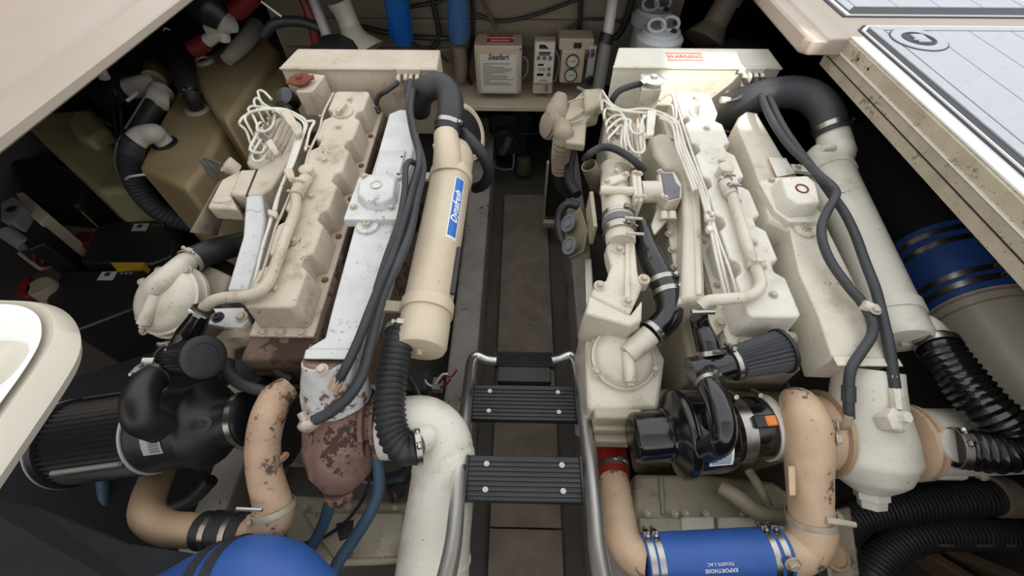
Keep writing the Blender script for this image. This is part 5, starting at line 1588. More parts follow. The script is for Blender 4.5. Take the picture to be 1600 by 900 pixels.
GP, xa, xb, za, zb = front_box('gauge_box', 'beige box with two round pressure gauges and a clear flow meter', 'gauge box', 876, 79, 912, 130, ybx + 0.0, 0.11, M_case)
for px, py in ((894.5, 95), (891.5, 117)):
    c = Yp(px, py, ybx - 0.001)
    g = G()
    g.lathe(c, (0, -1, 0), [(0, 0.03), (0.008, 0.03), (0.01, 0.027), (0.006, 0.026)], 30)
    gg = g.obj('gauge', M_ink, GP)
    G().lathe(c + Vector((0, -0.005, 0)), (0, -1, 0), [(0, 0.0255), (0.002, 0.0255)], 30).obj('dial', M_face, gg)
    G().box(c + Vector((0.002, -0.0082, 0.001)), (0.026, 0.001, 0.0025), (Vector((0.95, 0, 0.3)).normalized(), Vector((0, 1, 0)), Vector((-0.3, 0, 0.95)).normalized())).obj('needle', M_ink, gg)
    for k in range(7):
        an = math.radians(-30 + k * 40)
        G().box(c + Vector((math.cos(an) * 0.021, -0.0078, math.sin(an) * 0.021)), (0.003, 0.0008, 0.003)).obj('dial_mark', M_ink, gg)
G().box(((xa + xb) / 2 + 0.01, ybx + 0.06, zb + 0.02), (xb - xa + 0.05, 0.1, 0.05)).obj('hood', M_case, GP, bevel=0.006)
G().box(((xa + xb) / 2 + 0.015, ybx + 0.016, zb + 0.018), (0.035, 0.02, 0.022)).obj('hood_slot', M_ink, GP)
fm = Yp(924, 100, ybx)
G().box(fm + Vector((0, 0.02, 0)), (0.035, 0.03, 0.15)).obj('flow_meter', M_strain, GP, bevel=0.004)
for px, py, mm in ((918, 80, M_rust), (927, 78, M_rust)):
    p = Yp(px, py, ybx - 0.004)
    G().lathe(p, (0, 0, -1), [(0, 0.009), (0.03, 0.007)], 10).obj('flow_fitting', mm, GP)
p = Yp(922, 125, ybx - 0.01)
G().lathe(p, (0, -1, 0.1), [(0, 0.02), (0.016, 0.02), (0.02, 0.016)], 18).obj('valve_knob', M_satin, GP)
tubeobj('valve_tube', [Yp(902, 136, ybx), Yp(914, 142, ybx - 0.02)], 0.008, M_strain, GP, seg=8, sub=1)

# white pole with its lower grey leg and dark bracket
PO = thing('support_pole', 'slanted round pole, white above a dark bracket and grey below', 'pole', Yp(935, 135, 1.95))
G().tube([Yp(960, -20, 2.1), Yp(949, 58, 2.03)], 0.023, 18, 1).obj('upper_pole', M_polewhite, PO)
G().tube([Yp(949, 56, 2.03), Yp(933, 150, 1.95)], 0.028, 18, 1).obj('lower_pole', M_polegrey, PO)
G().tube([Yp(950, 52, 2.033), Yp(945, 68, 2.02)], 0.034, 14, 1).obj('bracket', M_satin, PO)


# blue water filter housings
def water_filter(label, px0, px1, py, yb, r, m):
    a, b = Yp(px0, -40, yb), Yp(px1, py, yb)
    t = thing('water_filter', label, 'filter', b)
    ax = (a - b).normalized()
    L = (a - b).length
    g = G()
    g.lathe(b, ax, [(0, r * 0.6), (0.004, r * 0.8), (0.03, r * 0.86), (L * 0.7, r), (L, r)], 28)
    g.obj('bowl', m, t)
    g = G()
    for k in range(14):
        an = 2 * math.pi * k / 14
        d = ax.orthogonal().normalized()
        d2 = ax.cross(d)
        dd_ = d * math.cos(an) + d2 * math.sin(an)
        g.box(b + ax * L * 0.45 + dd_ * (r * 0.94), (0.004, 0.004, L * 0.7), (dd_, ax.cross(dd_), ax))
    g.obj('grip_ribs', m, t)
    G().lathe(b + ax * (L - 0.03), ax, [(0, r * 1.12), (0.05, r * 1.12)], 28).obj('head_ring', m, t)
    return t


water_filter('bright blue water filter housing hanging beside the white duct', 614, 629, 68, 2.12, 0.056, M_bluel)
water_filter('greyish blue water filter housing hanging left of the beige cabinet', 713, 717, 66, 2.14, 0.05, M_blueg)
tag(G().tube([Yp(716, 70, 2.15), Yp(720, 100, 2.16), Yp(719, 125, 2.16)], [0.035, 0.036, 0.03], 18, 4).obj('filter_base', M_bulk), 'drab pipe stub under the greyish blue filter', 'pipe')

# ducts and blowers forward left
DU = thing('vent_duct', 'cream curved vent duct with a swollen mouth behind the left header tank', 'duct', Yp(565, 80, 2.05))
G().tube([Yp(532, 6, 2.05), Yp(540, 24, 2.05), Yp(548, 44, 2.04), Yp(556, 62, 2.02), Yp(570, 84, 2.0)], [0.046, 0.044, 0.046, 0.06, 0.1], 24, 6).obj('duct_body', M_gel, DU)
G().tube([Yp(528, 0, 2.05), Yp(533, 10, 2.05)], 0.05, 24, 1).obj('collar', M_pvc, DU)
tag(G().ball(Yp(530, 84, 1.96), 0.13, s=(1, 0.8, 0.55)).obj('blower_housing', M_rubber), 'black domed blower behind the left header tank', 'blower')
tag(G().tube([Yp(487, -8, 1.9), Yp(510, 54, 1.86)], 0.02, 14, 1).obj('gas_strut', M_polegrey), 'grey tubular strut leaning beside the white duct', 'strut')
tag(G().tube([Yp(470, -10, 2.0), Yp(482, 16, 1.98), Yp(490, 45, 1.96), Yp(497, 80, 1.95)], 0.022, 12, 5).obj('red_hose', M_redc), 'dark red hose sweeping down behind the grey strut', 'hose')
tag(G().tube([Yp(398, -10, 1.95), Yp(382, 6, 1.95), Yp(368, 18, 1.95)], 0.036, 18, 5).obj('fuel_hose', M_redc), 'fat red hose end near the top of the yellowed tank', 'hose')
tag(G().tube([Yp(322, 66, 1.95), Yp(300, 78, 1.93)], 0.034, 18, 1).obj('red_filter', M_redc), 'short red cylinder behind the yellowed tank', 'filter')
PV = thing('pvc_valve', 'white plastic valve tee between the black hose and the red cylinder', 'valve', Yp(345, 60, 1.85))
G().tube([Yp(325, 46, 1.95), Yp(360, 34, 1.95)], [0.024, 0.042], 16, 1).obj('cone', M_pvc, PV)
G().tube([Yp(324, 64, 1.95), Yp(346, 50, 1.95), Yp(350, 62, 1.95)], 0.026, 16, 4).obj('tee', M_pvc, PV)
tag(G().tube([Yp(300, -5, 1.95), Yp(326, 12, 1.95), Yp(350, 30, 1.95)], [0.06, 0.075, 0.055], 18, 5).obj('bilge_pump', M_satin), 'bulky black pump above the white valve tee', 'pump')
tag(G().tube([Yp(410, 56, 1.9), Yp(432, 36, 1.92), Yp(470, 34, 1.94), Yp(500, 44, 1.94)], 0.02, 12, 5).obj('black_duct', M_rubber), 'black duct bending along behind the left header tank', 'duct')
tag(G().tube([Yp(408, 2, 1.85), Yp(440, 26, 1.85)], 0.004, 6, 1).obj('thin_rod', M_pvc), 'thin pale rod crossing near the red hose', 'rod')

# big yellowed tank
def zprism(poly, z0, z1):
    t = ZL(poly, z0)
    return t, [Vector((p.x, p.y, z1)) for p in t]


TA = thing('holding_tank', 'large yellowed plastic tank with filler ring and hose flange, beside the left engine', 'tank', Z(330, 200, 0.2))


def tank_part(name, poly, z0, z1, m, parent, bev=0.025):
    t, b = zprism(poly, z0, z1)
    return G().prism(t, b).obj(name, m, parent, bevel=bev, seg=4)


tank_part('upper_body', [(291, 108), (330, 82), (398, 36), (436, 78), (352, 190), (334, 176)], 0.74, 0.12, M_tank, TA)
tank_part('lower_body', [(214, 262), (234, 216), (288, 116), (340, 176), (352, 192), (318, 262), (290, 296)], 0.66, 0.12, M_tank, TA)
tank_part('side_body', [(398, 40), (424, 46), (460, 88), (420, 170), (352, 192)], 0.68, 0.12, M_tankp, TA)
p = Z(318, 97, 0.742)
G().lathe(p, (0, 0, 1), [(0, 0.052), (0.012, 0.05), (0.016, 0.042), (0.016, 0.03), (0.002, 0.028)], 30).obj('filler_ring', M_gel, TA)
G().lathe(p + Vector((0, 0, 0.003)), (0, 0, 1), [(0, 0.028), (0.003, 0.028)], 24).obj('filler_mouth', M_rubber, TA)
p = Z(309, 172, 0.662)
G().lathe(p, (0, 0, 1), [(0, 0.058), (0.008, 0.056), (0.012, 0.045)], 30).obj('hose_flange', M_gel, TA)
h = [p + Vector((0, 0, 0.0)), Z(300, 150, 0.74), Z(290, 125, 0.78), Z(284, 95, 0.80), Z(275, 62, 0.80), Z(262, 30, 0.80)]
VH = thing('vent_hose', 'thick black vent hose rising from the yellowed tank flange to the deck', 'hose', h[0])
G().tube(h, [0.032, 0.036, 0.05, 0.055, 0.055, 0.052], 20, 6).obj('hose_body', M_rubber, VH)
clamp(VH, h[1], h[2] - h[1], 0.044, 0.012)
G().tube([h[4] + Vector((-0.055, 0, 0.02)), h[4] + Vector((0, -0.02, 0.062)), h[4] + Vector((0.058, -0.02, 0.01))], 0.004, 8, 5).obj('cable_tie', M_label, VH)
p = Z(258, 224, 0.664)
TE = thing('tank_elbow', 'white plastic elbow on the yellowed tank feeding a ribbed hose', 'elbow', p)
G().lathe(p - Vector((0, 0, 0.002)), (0, 0, 1), [(0, 0.05), (0.006, 0.05)], 24).obj('gasket', M_rubber, TE)
G().tube([p, p + Vector((-0.01, 0, 0.045)), Z(240, 208, 0.74), Z(222, 212, 0.74), Z(212, 220, 0.73)], [0.036, 0.037, 0.038, 0.04, 0.042], 20, 5).obj('elbow_body', M_pvc, TE)
h = [Z(213, 216, 0.73), Z(205, 236, 0.70), Z(204, 262, 0.62), Z(216, 294, 0.52), Z(244, 326, 0.42), Z(280, 345, 0.34), Z(315, 352, 0.28)]
RH = thing('tank_hose', 'ribbed black hose with a pale stripe sweeping from the white elbow below the tank', 'hose', h[3])
G().tube(h, 0.044, 20, 6, corr=(0.02, 0.0014)).obj('hose_body', M_rubberg, RH)
G().tube([q + Vector((-0.034, -0.02, 0.024)) for q in h], 0.004, 6, 6).obj('stripe', M_polegrey, RH)
q = Z(222, 276, 0.60)
G().tube([q + Vector((-0.06, -0.02, 0.0)), q + Vector((0.0, -0.045, 0.035)), q + Vector((0.06, -0.02, 0.03))], 0.005, 6, 4).obj('cable_tie', M_label, RH)
tag(G().tube([Z(354, 94, 0.775), Z(372, 76, 0.79), Z(388, 58, 0.80), Z(400, 42, 0.80)], [0.03, 0.04, 0.042, 0.046], 18, 5).obj('tank_breather', M_pvc), 'fat off white pipe lying on top of the yellowed tank', 'pipe')
h = [Z(250, 148, 0.72), Z(240, 165, 0.70), Z(225, 190, 0.66), Z(212, 210, 0.62)]
BH = thing('drain_hose', 'black hose with a pale stripe between two white collars beside the yellowed tank', 'hose', h[2])
G().tube(h, 0.045, 18, 5).obj('hose_body', M_rubber, BH)
G().tube([q + Vector((-0.01, -0.02, 0.041)) for q in h], 0.0045, 6, 4).obj('stripe', M_polegrey, BH)
G().tube([Z(253, 142, 0.73), Z(247, 154, 0.72), Z(262, 158, 0.70)], [0.05, 0.05, 0.045], 18, 4).obj('collar', M_pvc, BH)
MP = thing('macerator_pump', 'black macerator pump with loose wires between the two plastic tanks', 'pump', Z(190, 150, 0.55))
G().tube([Z(170, 150, 0.62), Z(205, 138, 0.68)], 0.085, 20, 1).obj('motor', M_satin, MP, bevel=0.01)
G().tube([Z(205, 138, 0.68), Z(225, 132, 0.70), Z(240, 128, 0.70)], [0.05, 0.045, 0.045], 18, 4).obj('outlet', M_pvc, MP)
G().tube([Z(240, 128, 0.70), Z(246, 118, 0.68), Z(240, 108, 0.64)], [0.055, 0.06, 0.05], 18, 4).obj('elbow', M_tank, MP)
for k, pts in enumerate([[(170, 128, 0.7), (182, 120, 0.74), (186, 150, 0.72), (190, 200, 0.66), (186, 250, 0.6)], [(160, 132, 0.7), (172, 140, 0.72), (180, 190, 0.66), (192, 260, 0.6)], [(205, 150, 0.74), (214, 145, 0.75), (198, 158, 0.74)], [(150, 180, 0.66), (165, 190, 0.66), (175, 198, 0.64)]]):
    G().tube([Z(*q) for q in pts], 0.006 if k != 2 else 0.008, 7, 5).obj('wire', M_rubber if k != 2 else M_pvc, MP)
# pale tank
TB = thing('water_tank', 'pale rectangular plastic tank with a bulging end by the left hull', 'tank', Z(130, 230, 0.1))
tank_part('body', [(36, 192), (60, 176), (142, 168), (168, 200), (196, 262), (214, 292), (150, 300), (96, 250)], 0.52, 0.05, M_tankp, TB, 0.03)
tank_part('raised_end', [(100, 190), (112, 172), (142, 168), (168, 199), (140, 220), (118, 214)], 0.58, 0.3, M_tankp, TB, 0.03)
tag(G().tube([Z(152, 100, 0.9), Z(164, 122, 0.86)], 0.02, 10, 1).obj('pvc_stub', M_pvc), 'short pale pipe stub under the left deck edge', 'pipe')

# batteries and electrical gear low on the left
def battery(label, poly, z, lab):
    t = thing('battery', label, 'battery', Z(poly[0][0], poly[0][1], 0.1), None)
    a, b = zprism(poly, z, 0.0)
    G().prism(a, b).obj('case', M_satin, t, bevel=0.01)
    q = [Z(x, y, z + 0.002) for x, y in lab]
    G().prism(shift(q, Vector((0, 0, 0.001))), q).obj('label', M_labelg, t)
    x0, y0 = lab[1]
    for k in range(3):
        c = Z(x0 + 6 + k * 7, y0 + 3, z + 0.003)
        G().box(c, (0.012, 0.012, 0.002)).obj('marking', M_inkg, t)
    ctr = [lab[0], lab[1]]
    l0, l1 = Z(lab[0][0], lab[0][1] + 4, z + 0.0035), Z(lab[1][0], lab[1][1] + 4, z + 0.0035)
    G().box((l0 + l1) / 2 + Vector((-0.012, 0, 0)), (0.022, 0.02, 0.001)).obj('label_print', M_ink, t)
    return t


battery('black battery with a silver label, behind the other battery', [(150, 356), (170, 345), (276, 346), (268, 400), (236, 412), (124, 410)], 0.34, [(210, 350), (234, 349), (228, 361), (205, 361)])
battery('black battery with a silver label, in front of a yellow strap', [(92, 430), (104, 423), (226, 422), (214, 480), (110, 520), (70, 470)], 0.34, [(160, 425), (184, 424), (176, 438), (151, 438)])
tag(G().prism(*zprism([(172, 410), (226, 410), (220, 418), (184, 424)], 0.345, 0.3)).obj('battery_strap', M_yel), 'dull yellow strap between the two batteries', 'strap')
tag(G().prism(*zprism([(10, 250), (70, 242), (140, 282), (118, 320), (34, 312)], 0.40, 0.05)).obj('equipment_box', M_satin, bevel=0.02), 'black box with rounded edges below the pale tank', 'box')
tag(G().prism(*zprism([(96, 318), (120, 292), (140, 300), (126, 330)], 0.36, 0.1)).obj('terminal_cover', M_tank, bevel=0.01), 'small yellowed cover at the end of the black box', 'cover')
tag(G().prism(*zprism([(0, 316), (22, 306), (38, 322), (20, 348), (0, 344)], 0.50, 0.1)).obj('switch_box', M_polegrey, bevel=0.006), 'grey switch box with a round dark button by the left hull', 'box')
tag(G().lathe(Z(18, 328, 0.502), (0, 0, 1), [(0, 0.018), (0.006, 0.018), (0.008, 0.012)], 18).obj('switch_button', M_satin), 'round dark button on the grey switch box', 'button')
tag(G().prism(*zprism([(24, 302), (36, 300), (76, 334), (62, 350), (36, 326)], 0.46, 0.15)).obj('cable_duct', M_case, bevel=0.004), 'beige cable duct beside the grey switch box', 'duct')
tag(G().prism(*zprism([(20, 350), (40, 330), (76, 358), (70, 380), (44, 390)], 0.44, 0.1)).obj('fuse_block', M_satin, bevel=0.005), 'dark fuse block under the beige cable duct', 'box')
tag(G().tube([Z(8, 362, 0.46), Z(40, 384, 0.42)], 0.03, 16, 1).obj('capacitor', M_polegrey, bevel=0.004), 'grey cylinder clipped below the switch box', 'cylinder')
tag(G().prism(*zprism([(86, 344), (116, 334), (160, 348), (150, 364), (110, 368), (100, 388), (90, 372)], 0.24, 0.02)).obj('bilge_bracket', M_bulk, bevel=0.006), 'beige bracket lying behind the batteries', 'bracket')
tag(G().prism(*zprism([(102, 378), (126, 360), (150, 364), (140, 378), (108, 392)], 0.27, 0.1)).obj('red_terminal', M_redc, bevel=0.006), 'dark red terminal boot behind the batteries', 'boot')
tag(G().lathe(Z(64, 448, 0.36), (0, 0, 1), [(-0.3, 0.05), (0, 0.05), (0.01, 0.044)], 22).obj('strainer_cap', M_bulk), 'round beige cap beside the front battery', 'cap')
tag(G().prism(*zprism([(28, 440), (44, 430), (50, 448), (42, 464), (24, 462)], 0.37, 0.2)).obj('red_terminal', M_redc, bevel=0.006), 'dark red boot beside the round beige cap', 'boot')
for k, (lb, cx, cy, r) in enumerate([('dark red battery cable coiled below the fuse block', 84, 402, 0.09), ('smaller loop of dark red cable inside the coil', 88, 410, 0.06)]):
    c = Z(cx, cy, 0.25)
    tag(G().tube([c + Vector((math.cos(a) * r, math.sin(a) * r * 0.8, 0.02 * math.sin(3 * a))) for a in [i * 0.6 for i in range(13)]], 0.009, 8, 4).obj('battery_cable', M_redc), lb, 'cable')
tag(G().tube([Z(30, 395, 0.4), Z(52, 412, 0.36), Z(70, 420, 0.33), Z(96, 400, 0.3), Z(88, 370, 0.36), Z(80, 345, 0.4)], 0.008, 8, 5).obj('wire_bundle', M_bulk), 'pale wires tangled near the fuse block', 'wires')

# black insulation round the aft-left corner
FOAM = [Z(60, 760, 0.62), Z(150, 560, 0.50), Z(200, 500, 0.42), Z(262, 440, 0.34), Z(330, 420, 0.30), Z(330, 560, 0.22), Z(250, 620, 0.24), Z(130, 720, 0.4)]
slab('trim_20', [Vector((-1.30, -0.5, 0.62)), Vector((-1.36, 0.50, 0.60)), Vector((-1.22, 0.88, 0.28)), Vector((-0.90, 0.84, 0.05)), Vector((-0.86, -0.5, 0.05))], M_foamb)
slab('trim_21', [Z(-60, 770, 0.78), Z(60, 790, 0.72), Z(118, 812, 0.70), Z(200, 846, 0.70), Z(330, 866, 0.70), Z(330, 1000, 0.70), Z(-60, 1000, 0.78)], M_foamb, 0.03)
tag(G().tube([Z(160, 745, 0.45), Z(162, 790, 0.40), Z(155, 840, 0.38)], 0.016, 10, 4).obj('drain_hose', M_blueh), 'dark teal hose hanging under the pleated drum, closer to the tan pipe', 'hose')
tag(G().tube([Z(140, 745, 0.45), Z(141, 790, 0.40), Z(138, 840, 0.38)], 0.014, 10, 4).obj('drain_hose', M_blueh), 'dark teal hose hanging under the pleated drum, further from the tan pipe', 'hose')
tag(G().tube([Z(330, 750, 0.4), Z(300, 780, 0.36), Z(262, 796, 0.34)], 0.02, 12, 4).obj('bilge_hose', M_rubber), 'black hose crossing beneath the left air filter', 'hose')

# ---- generator space under the shelf
GN = thing('generator', 'dark generator set tucked beneath the equipment shelf', 'generator', (0.02, 2.5, 0.05))
G().box((-0.06, 2.45, 0.3), (0.24, 0.3, 0.36)).obj('body', M_dark, GN, bevel=0.02)
G().lathe(Yp(788, 222, 2.3), (0, -1, 0.2), [(0, 0.09), (0.02, 0.08), (0.03, 0.05)], 24).obj('end_cover', M_dark, GN)
G().tube([Yp(784, 238, 2.26), Yp(792, 226, 2.24), Yp(795, 214, 2.26)], 0.025, 14, 4).obj('manifold', M_grey, GN)
G().box(Yp(788, 180, 2.3), (0.16, 0.15, 0.08)).obj('head', M_dark, GN, bevel=0.015)
G().tube([Yp(773, 250, 2.24), Yp(775, 262, 2.2), Yp(800, 264, 2.2), Yp(803, 240, 2.26)], 0.008, 8, 3).obj('frame_tube', M_grey, GN)
tag(G().lathe(Yp(818, 268, 2.3), (0, 0, 1), [(0, 0.05), (0.02, 0.055), (0.1, 0.045), (0.11, 0.03)], 20).obj('sea_strainer', M_olive), 'small olive canister on the sole beneath the shelf', 'canister')
tag(G().tube([Yp(818, 204, 2.35), Yp(828, 182, 2.35)], 0.016, 10, 1).obj('dip_tube', M_grey), 'short grey tube slanting behind the olive canister', 'tube')
tag(G().tube([Yp(792, 204, 2.34), Yp(812, 209, 2.15), Yp(836, 209, 2.05), Yp(862, 200, 1.72)], 0.003, 6, 4).obj('blue_wire', M_inkb), 'thin blue wire strung beneath the shelf', 'wire')
RP = thing('muffler', 'black upright muffler in a pale bracket at the forward end of the right engine', 'muffler', Z(862, 290, 0.02))
a, b = zprism([(852, 296), (884, 296), (880, 222), (852, 222)], 0.10, 0.06)
G().box(Vector((0.2, 1.78, 0.33)), (0.1, 0.12, 0.36)).obj('body', M_satin, RP, bevel=0.012)
G().box(Vector((0.142, 1.73, 0.3)), (0.012, 0.03, 0.4)).obj('bracket', M_gear, RP, bevel=0.002)
G().box(Vector((0.2, 1.70, 0.12)), (0.12, 0.03, 0.04)).obj('bracket_foot', M_gear, RP, bevel=0.003)

# ---- front of the right engine: wrapped pump and hose
WPU = thing('raw_water_pump', 'tan taped pump body with a wrapped hose leading down beside the walkway', 'pump', E(872, 180, -0.2))
G().tube(EL([(876, 148, -0.06), (874, 160, -0.07), (870, 178, -0.08), (868, 196, -0.1)]), [0.018, 0.03, 0.042, 0.04], 20, 6).obj('pump_body', M_cloth, WPU, rough=0.006)
G().lathe(E(860, 196, -0.1), Vector((-0.8, -0.3, 0.3)), [(-0.02, 0.05), (0.01, 0.05), (0.012, 0.044), (0.02, 0.044), (0.024, 0.03)], 24).obj('pulley', M_cloth, WPU)
h = EL([(876, 196, -0.06), (880, 208, -0.06), (879, 224, -0.1), (876, 245, -0.18), (875, 268, -0.26), (880, 288, -0.34), (890, 300, -0.4)])
G().tube(h[:5], [0.026, 0.034, 0.033, 0.032, 0.03], 18, 6, corr=(0.022, 0.003)).obj('wrapped_hose', M_cloth, WPU)
G().tube(h[4:], 0.03, 16, 5).obj('lower_hose', M_rubber, WPU)
cable('coolant_hose', 'black hose looping down the inner side of the right engine past the terminal plate', [(904, 322, -0.2), (890, 318, -0.2), (878, 326, -0.22), (873, 345, -0.25), (876, 368, -0.27), (884, 386, -0.28)], 0.015, M_rubber)
cable('coolant_hose', 'black hose bundle behind the olive cup', [(900, 220, -0.2), (892, 246, -0.2), (890, 280, -0.22), (902, 304, -0.22)], 0.018, M_rubber)
TP = thing('terminal_plate', 'olive drab plate with two round dials on the inner side of the right engine', 'panel', E(900, 365, -0.3))
n_ = Vector((-0.75, -0.25, 0.6)).normalized()
q = [E(879, 348, -0.2), E(906, 322, -0.14), E(918, 360, -0.14), E(912, 392, -0.17), E(888, 404, -0.2)]
G().prism(q, shift(q, -n_ * 0.02)).obj('plate', M_olive, TP, bevel=0.003)
for px, py, w in ((890, 350, -0.17), (892, 385, -0.175)):
    c = E(px, py, w) + n_ * 0.004
    gg = G().lathe(c, n_, [(0, 0.028), (0.006, 0.028), (0.006, 0.022), (0.002, 0.021), (0.002, 0.013), (0.007, 0.012), (0.007, 0.007)], 26).obj('dial', M_grey, TP)
G().box(E(924, 340, -0.1), (0.012, 0.14, 0.08), (Vector((1, 0, 0)), EV, EN)).obj('edge_plate', M_gear, TP, bevel=0.002)
tag(G().prism(EL([(914, 405), (924, 405), (928, 480), (916, 480)], -0.24), EL([(914, 405), (924, 405), (928, 480), (916, 480)], -0.34)).obj('support_bracket', M_creamw, bevel=0.003), 'pale upright bracket below the olive terminal plate', 'bracket')
OC = thing('open_cup', 'open olive metal cup beside the right fuel pump', 'cup', E(928, 278, -0.15))
ca = E(920, 258, -0.03)
cd = (ca - E(936, 292, -0.12)).normalized()
G().lathe(E(936, 292, -0.12), cd, [(0, 0.026), (0.01, 0.03), ((ca - E(936, 292, -0.12)).length, 0.024), ((ca - E(936, 292, -0.12)).length, 0.021), (0.05, 0.02)], 24).obj('cup_wall', M_olive, OC)
G().lathe(E(936, 292, -0.12) + cd * 0.06, cd, [(0, 0.0205), (0.004, 0.0205)], 20).obj('cup_dark', M_rubber, OC)

# ---- strainers and vent pipe forward right
def strainer(label, px, py, yb, r):
    p = Yp(px, py, yb)
    t = thing('sea_strainer', label, 'strainer', p - Vector((0, 0, 0.3)))
    G().lathe(p - Vector((0, 0, 0.3)), (0, 0, 1), [(0, r * 0.9), (0.28, r * 0.92), (0.28, r * 1.12), (0.31, r * 1.14), (0.32, r * 1.05), (0.325, r * 0.95), (0.34, r * 0.9), (0.342, r * 0.1)], 36).obj('canister', M_strain, t)
    for s in (-1, 1):
        c = p + Vector((0.03 * s, 0.01 * s, 0.042))
        g = G()
        g.tube([c + Vector((math.cos(a) * r * 0.4, math.sin(a) * r * 0.16 - 0.01, 0.02 + 0.02 * math.sin(a))) for a in [k * math.pi / 6 for k in range(13)]], 0.007, 8, 2)
        g.obj('lid_handle', M_strain, t)
    G().box(p + Vector((0, 0.02, -0.3 - (p.z - 0.28) / 2)), (0.14, 0.14, p.z - 0.32)).obj('stand', M_hullr, t)
    bolt(t, p + Vector((r * 0.5, -r * 0.3, 0.04)), (0, 0, 1), r=0.014, m=M_ink)
    return t


strainer('white round strainer lid with loop handles behind the right header tank', 1030, 62, 1.92, 0.085)
strainer('white strainer lid behind the other strainer, below the bulkhead', 1020, 28, 2.15, 0.085)
VP_ = thing('vent_duct', 'dim grey vent duct curving down behind the right header tank', 'duct', Yp(1100, 60, 2.1))
G().tube([Yp(1138, -2, 2.1), Yp(1130, 14, 2.1), Yp(1116, 40, 2.08), Yp(1100, 66, 2.05)], [0.05, 0.05, 0.055, 0.1], 22, 6).obj('duct_body', M_bulk, VP_)
G().tube([Yp(1142, -8, 2.1), Yp(1136, 4, 2.1)], 0.058, 22, 1).obj('collar', M_polegrey, VP_)
tag(G().ball(Yp(1150, 88, 1.98), 0.13, s=(1.2, 0.8, 0.5)).obj('blower_housing', M_rubber), 'black domed blower behind the right header tank', 'blower')

# hoses and wires along the bulkhead
for lb, pts, r in [
    ('black hose strung across the bulkhead from the blue filter to the pole', [(745, 22), (770, 32), (800, 32), (840, 22), (880, 8), (910, -4)], 0.008),
    ('black hose dropping beside the greyish blue filter', [(674, -6), (680, 20), (686, 50), (684, 66), (672, 78)], 0.013),
    ('black hose drooping between the two blue filters', [(600, 4), (620, 14), (650, 10), (690, 2)], 0.008),
    ('black hose rising beside the beige cabinet', [(738, -4), (740, 30), (738, 60), (730, 110), (738, 135), (750, 165)], 0.01),
    ('black hose crossing under the bright blue filter', [(560, 40), (600, 50), (650, 58), (700, 60)], 0.012),
    ('thin black hose above the gauge box', [(888, 44), (910, 32), (940, 30), (975, 34)], 0.006),
    ('dark upright conduit above the gauge box', [(908, -6), (907, 20), (905, 48)], 0.012),
    ('black hose hanging behind the strainers', [(990, -6), (982, 20), (972, 46), (960, 60)], 0.016),
    ('black hose below the bright blue filter bowl', [(640, 64), (655, 72), (680, 80), (700, 96)], 0.007),
]:
    tag(G().tube([Yp(x, y, 2.2) for x, y in pts], r, 8, 5).obj('bulkhead_hose', M_rubber), lb, 'hose')
tag(G().tube([Yp(752, -4, 2.2), Yp(764, 24, 2.2), Yp(776, 46, 2.2)], 0.009, 8, 3).obj('brown_hose', M_wood), 'brown hose slanting behind the beige cabinet', 'hose')
for lb, pts in (('thin wire looping between cabinet and panel', [(817, 88), (824, 96), (824, 112), (817, 122)]), ('thin wire looping between panel and gauge box', [(868, 78), (874, 96), (870, 118), (866, 128)])):
    tag(G().tube([Yp(x, y, 2.06) for x, y in pts], 0.004, 6, 5).obj('loop_wire', M_polegrey), lb, 'wire')

# ---- lower right corner: bilge hoses and stringers
h = [Z(1300, 830, 0.30), Z(1340, 806, 0.32), Z(1400, 792, 0.34), Z(1480, 782, 0.36), Z(1570, 776, 0.38), Z(1680, 778, 0.38)]
B1 = thing('bilge_hose', 'black ribbed bilge hose with a pale cuff under the cream exhaust pipe', 'hose', h[3])
G().tube(h, 0.05, 20, 6, corr=(0.012, 0.0012)).obj('hose_body', M_rubber, B1)
G().tube([Z(1552, 776, 0.385), Z(1576, 777, 0.385)], 0.056, 20, 1).obj('cuff', M_bulk, B1)
h = [Z(1352, 960, 0.24), Z(1362, 900, 0.28), Z(1392, 858, 0.30), Z(1440, 836, 0.32), Z(1520, 832, 0.33), Z(1600, 840, 0.33), Z(1700, 850, 0.33)]
B2 = thing('bilge_hose', 'black ribbed bilge hose curving round the lower right corner, with grey lettering', 'hose', h[3])
G().tube(h, 0.048, 20, 6, corr=(0.012, 0.0012)).obj('hose_body', M_rubber, B2)
for x0, ch in ((1470, 'MARINE'), (1530, 'EXHAUST'), (1570, 'HOSE')):
    pc = Z(x0, 846, 0.36)
    text(B2, ch, pc + Vector((0, -0.012, 0.012)), (1, 0, 0), (0, 0.8, 0.6), 0.012, M_inkg)
for k, (x0, y0, x1, y1, lb) in enumerate([(1404, 846, 1560, 945, 'brown timber stringer inside the curve of the corner hose, further outboard'), (1420, 840, 1620, 925, 'brown timber stringer under the corner hose, closer to the hull')]):
    a, b = Z(x0, y0, 0.12), Z(x1, y1, 0.12)
    d = (b - a).normalized()
    tag(G().box((a + b) / 2, ((b - a).length, 0.03, 0.1), (d, Vector((0, 0, 1)).cross(d), Vector((0, 0, 1)))).obj('stringer', M_wood, bevel=0.004), lb, 'stringer')

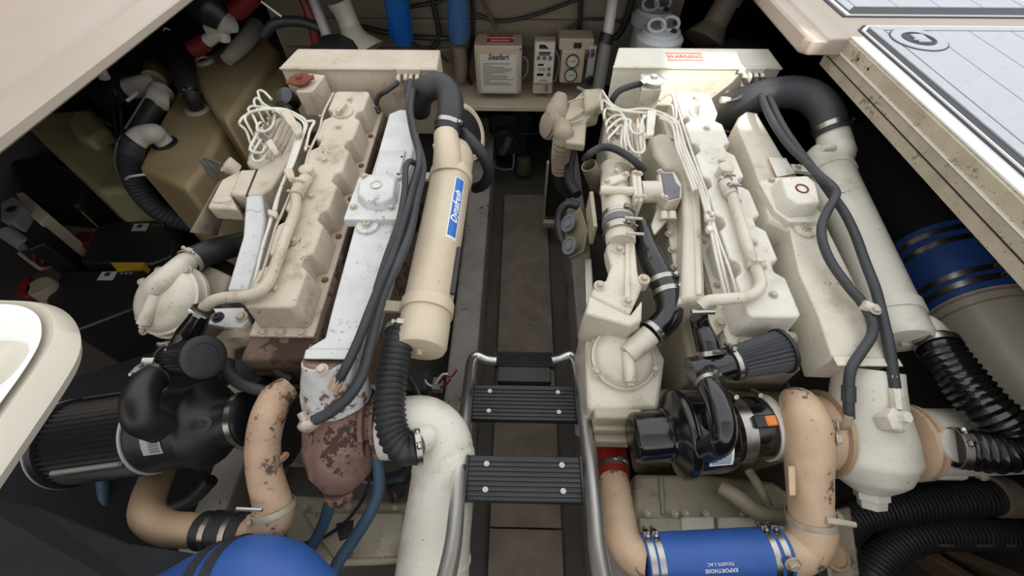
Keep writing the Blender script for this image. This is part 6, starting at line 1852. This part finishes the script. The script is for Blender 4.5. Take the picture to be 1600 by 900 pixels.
# ---- loose details low between the left engine and the ladder
WC = thing('wire_connector', 'tangle of red and white wire ends below the tan cylinder', 'wires', E(688, 600, -0.45))
G().box(E(684, 602, -0.4), (0.03, 0.04, 0.03)).obj('connector', M_polegrey, WC, bevel=0.003)
for k, pts in enumerate([[(686, 598, -0.38), (694, 590, -0.36), (706, 588, -0.36), (714, 578, -0.35)], [(680, 600, -0.38), (690, 586, -0.36), (700, 584, -0.36)], [(688, 606, -0.38), (698, 600, -0.37), (704, 592, -0.36)], [(676, 604, -0.38), (668, 600, -0.38), (664, 594, -0.38)]]):
    G().tube(EL(pts), 0.0035, 6, 5).obj('wire', (M_redc, M_pvc, M_redc, M_pvc)[k], WC)
tag(G().tube(EL([(640, 592, -0.3), (650, 608, -0.3), (655, 622, -0.3)]), 0.008, 8, 4).obj('sender_lead', M_rubber), 'short black sender lead beside the corrugated hose', 'lead')
RPL = thing('ribbed_cooler', 'small silver ribbed plate below the rusty outlet flange', 'cooler', E(575, 745, -0.4))
t = EL([(562, 722), (590, 720), (586, 756), (552, 752)], -0.34)
G().prism(t, down(t, 0.02)).obj('plate', M_labelg, RPL)
for k in range(6):
    x = 560 + k * 5
    G().tube(EL([(x + 2, 724, -0.337), (x - 3, 752, -0.337)]), 0.003, 6, 1).obj('fin', M_clamp, RPL)
tag(G().tube(EL([(590, 752, -0.36), (614, 750, -0.36), (632, 744, -0.36), (640, 732, -0.38)]), [0.018, 0.02, 0.02, 0.018], 14, 5).obj('gear_oil_hose', M_rubberg), 'dark grey hose crossing behind the slate blue hose', 'hose')
PLG = thing('round_plug', 'round grey plug with a red centre beside the white exhaust pipe', 'plug', E(622, 766, -0.36))
G().lathe(E(626, 764, -0.36), Vector((-0.5, -0.6, 0.5)), [(0, 0.02), (0.03, 0.02), (0.034, 0.016), (0.03, 0.013)], 18).obj('shell', M_rubberg, PLG)
G().lathe(E(626, 764, -0.36), Vector((-0.5, -0.6, 0.5)), [(0.028, 0.012), (0.031, 0.012)], 14).obj('insert', M_redc, PLG)
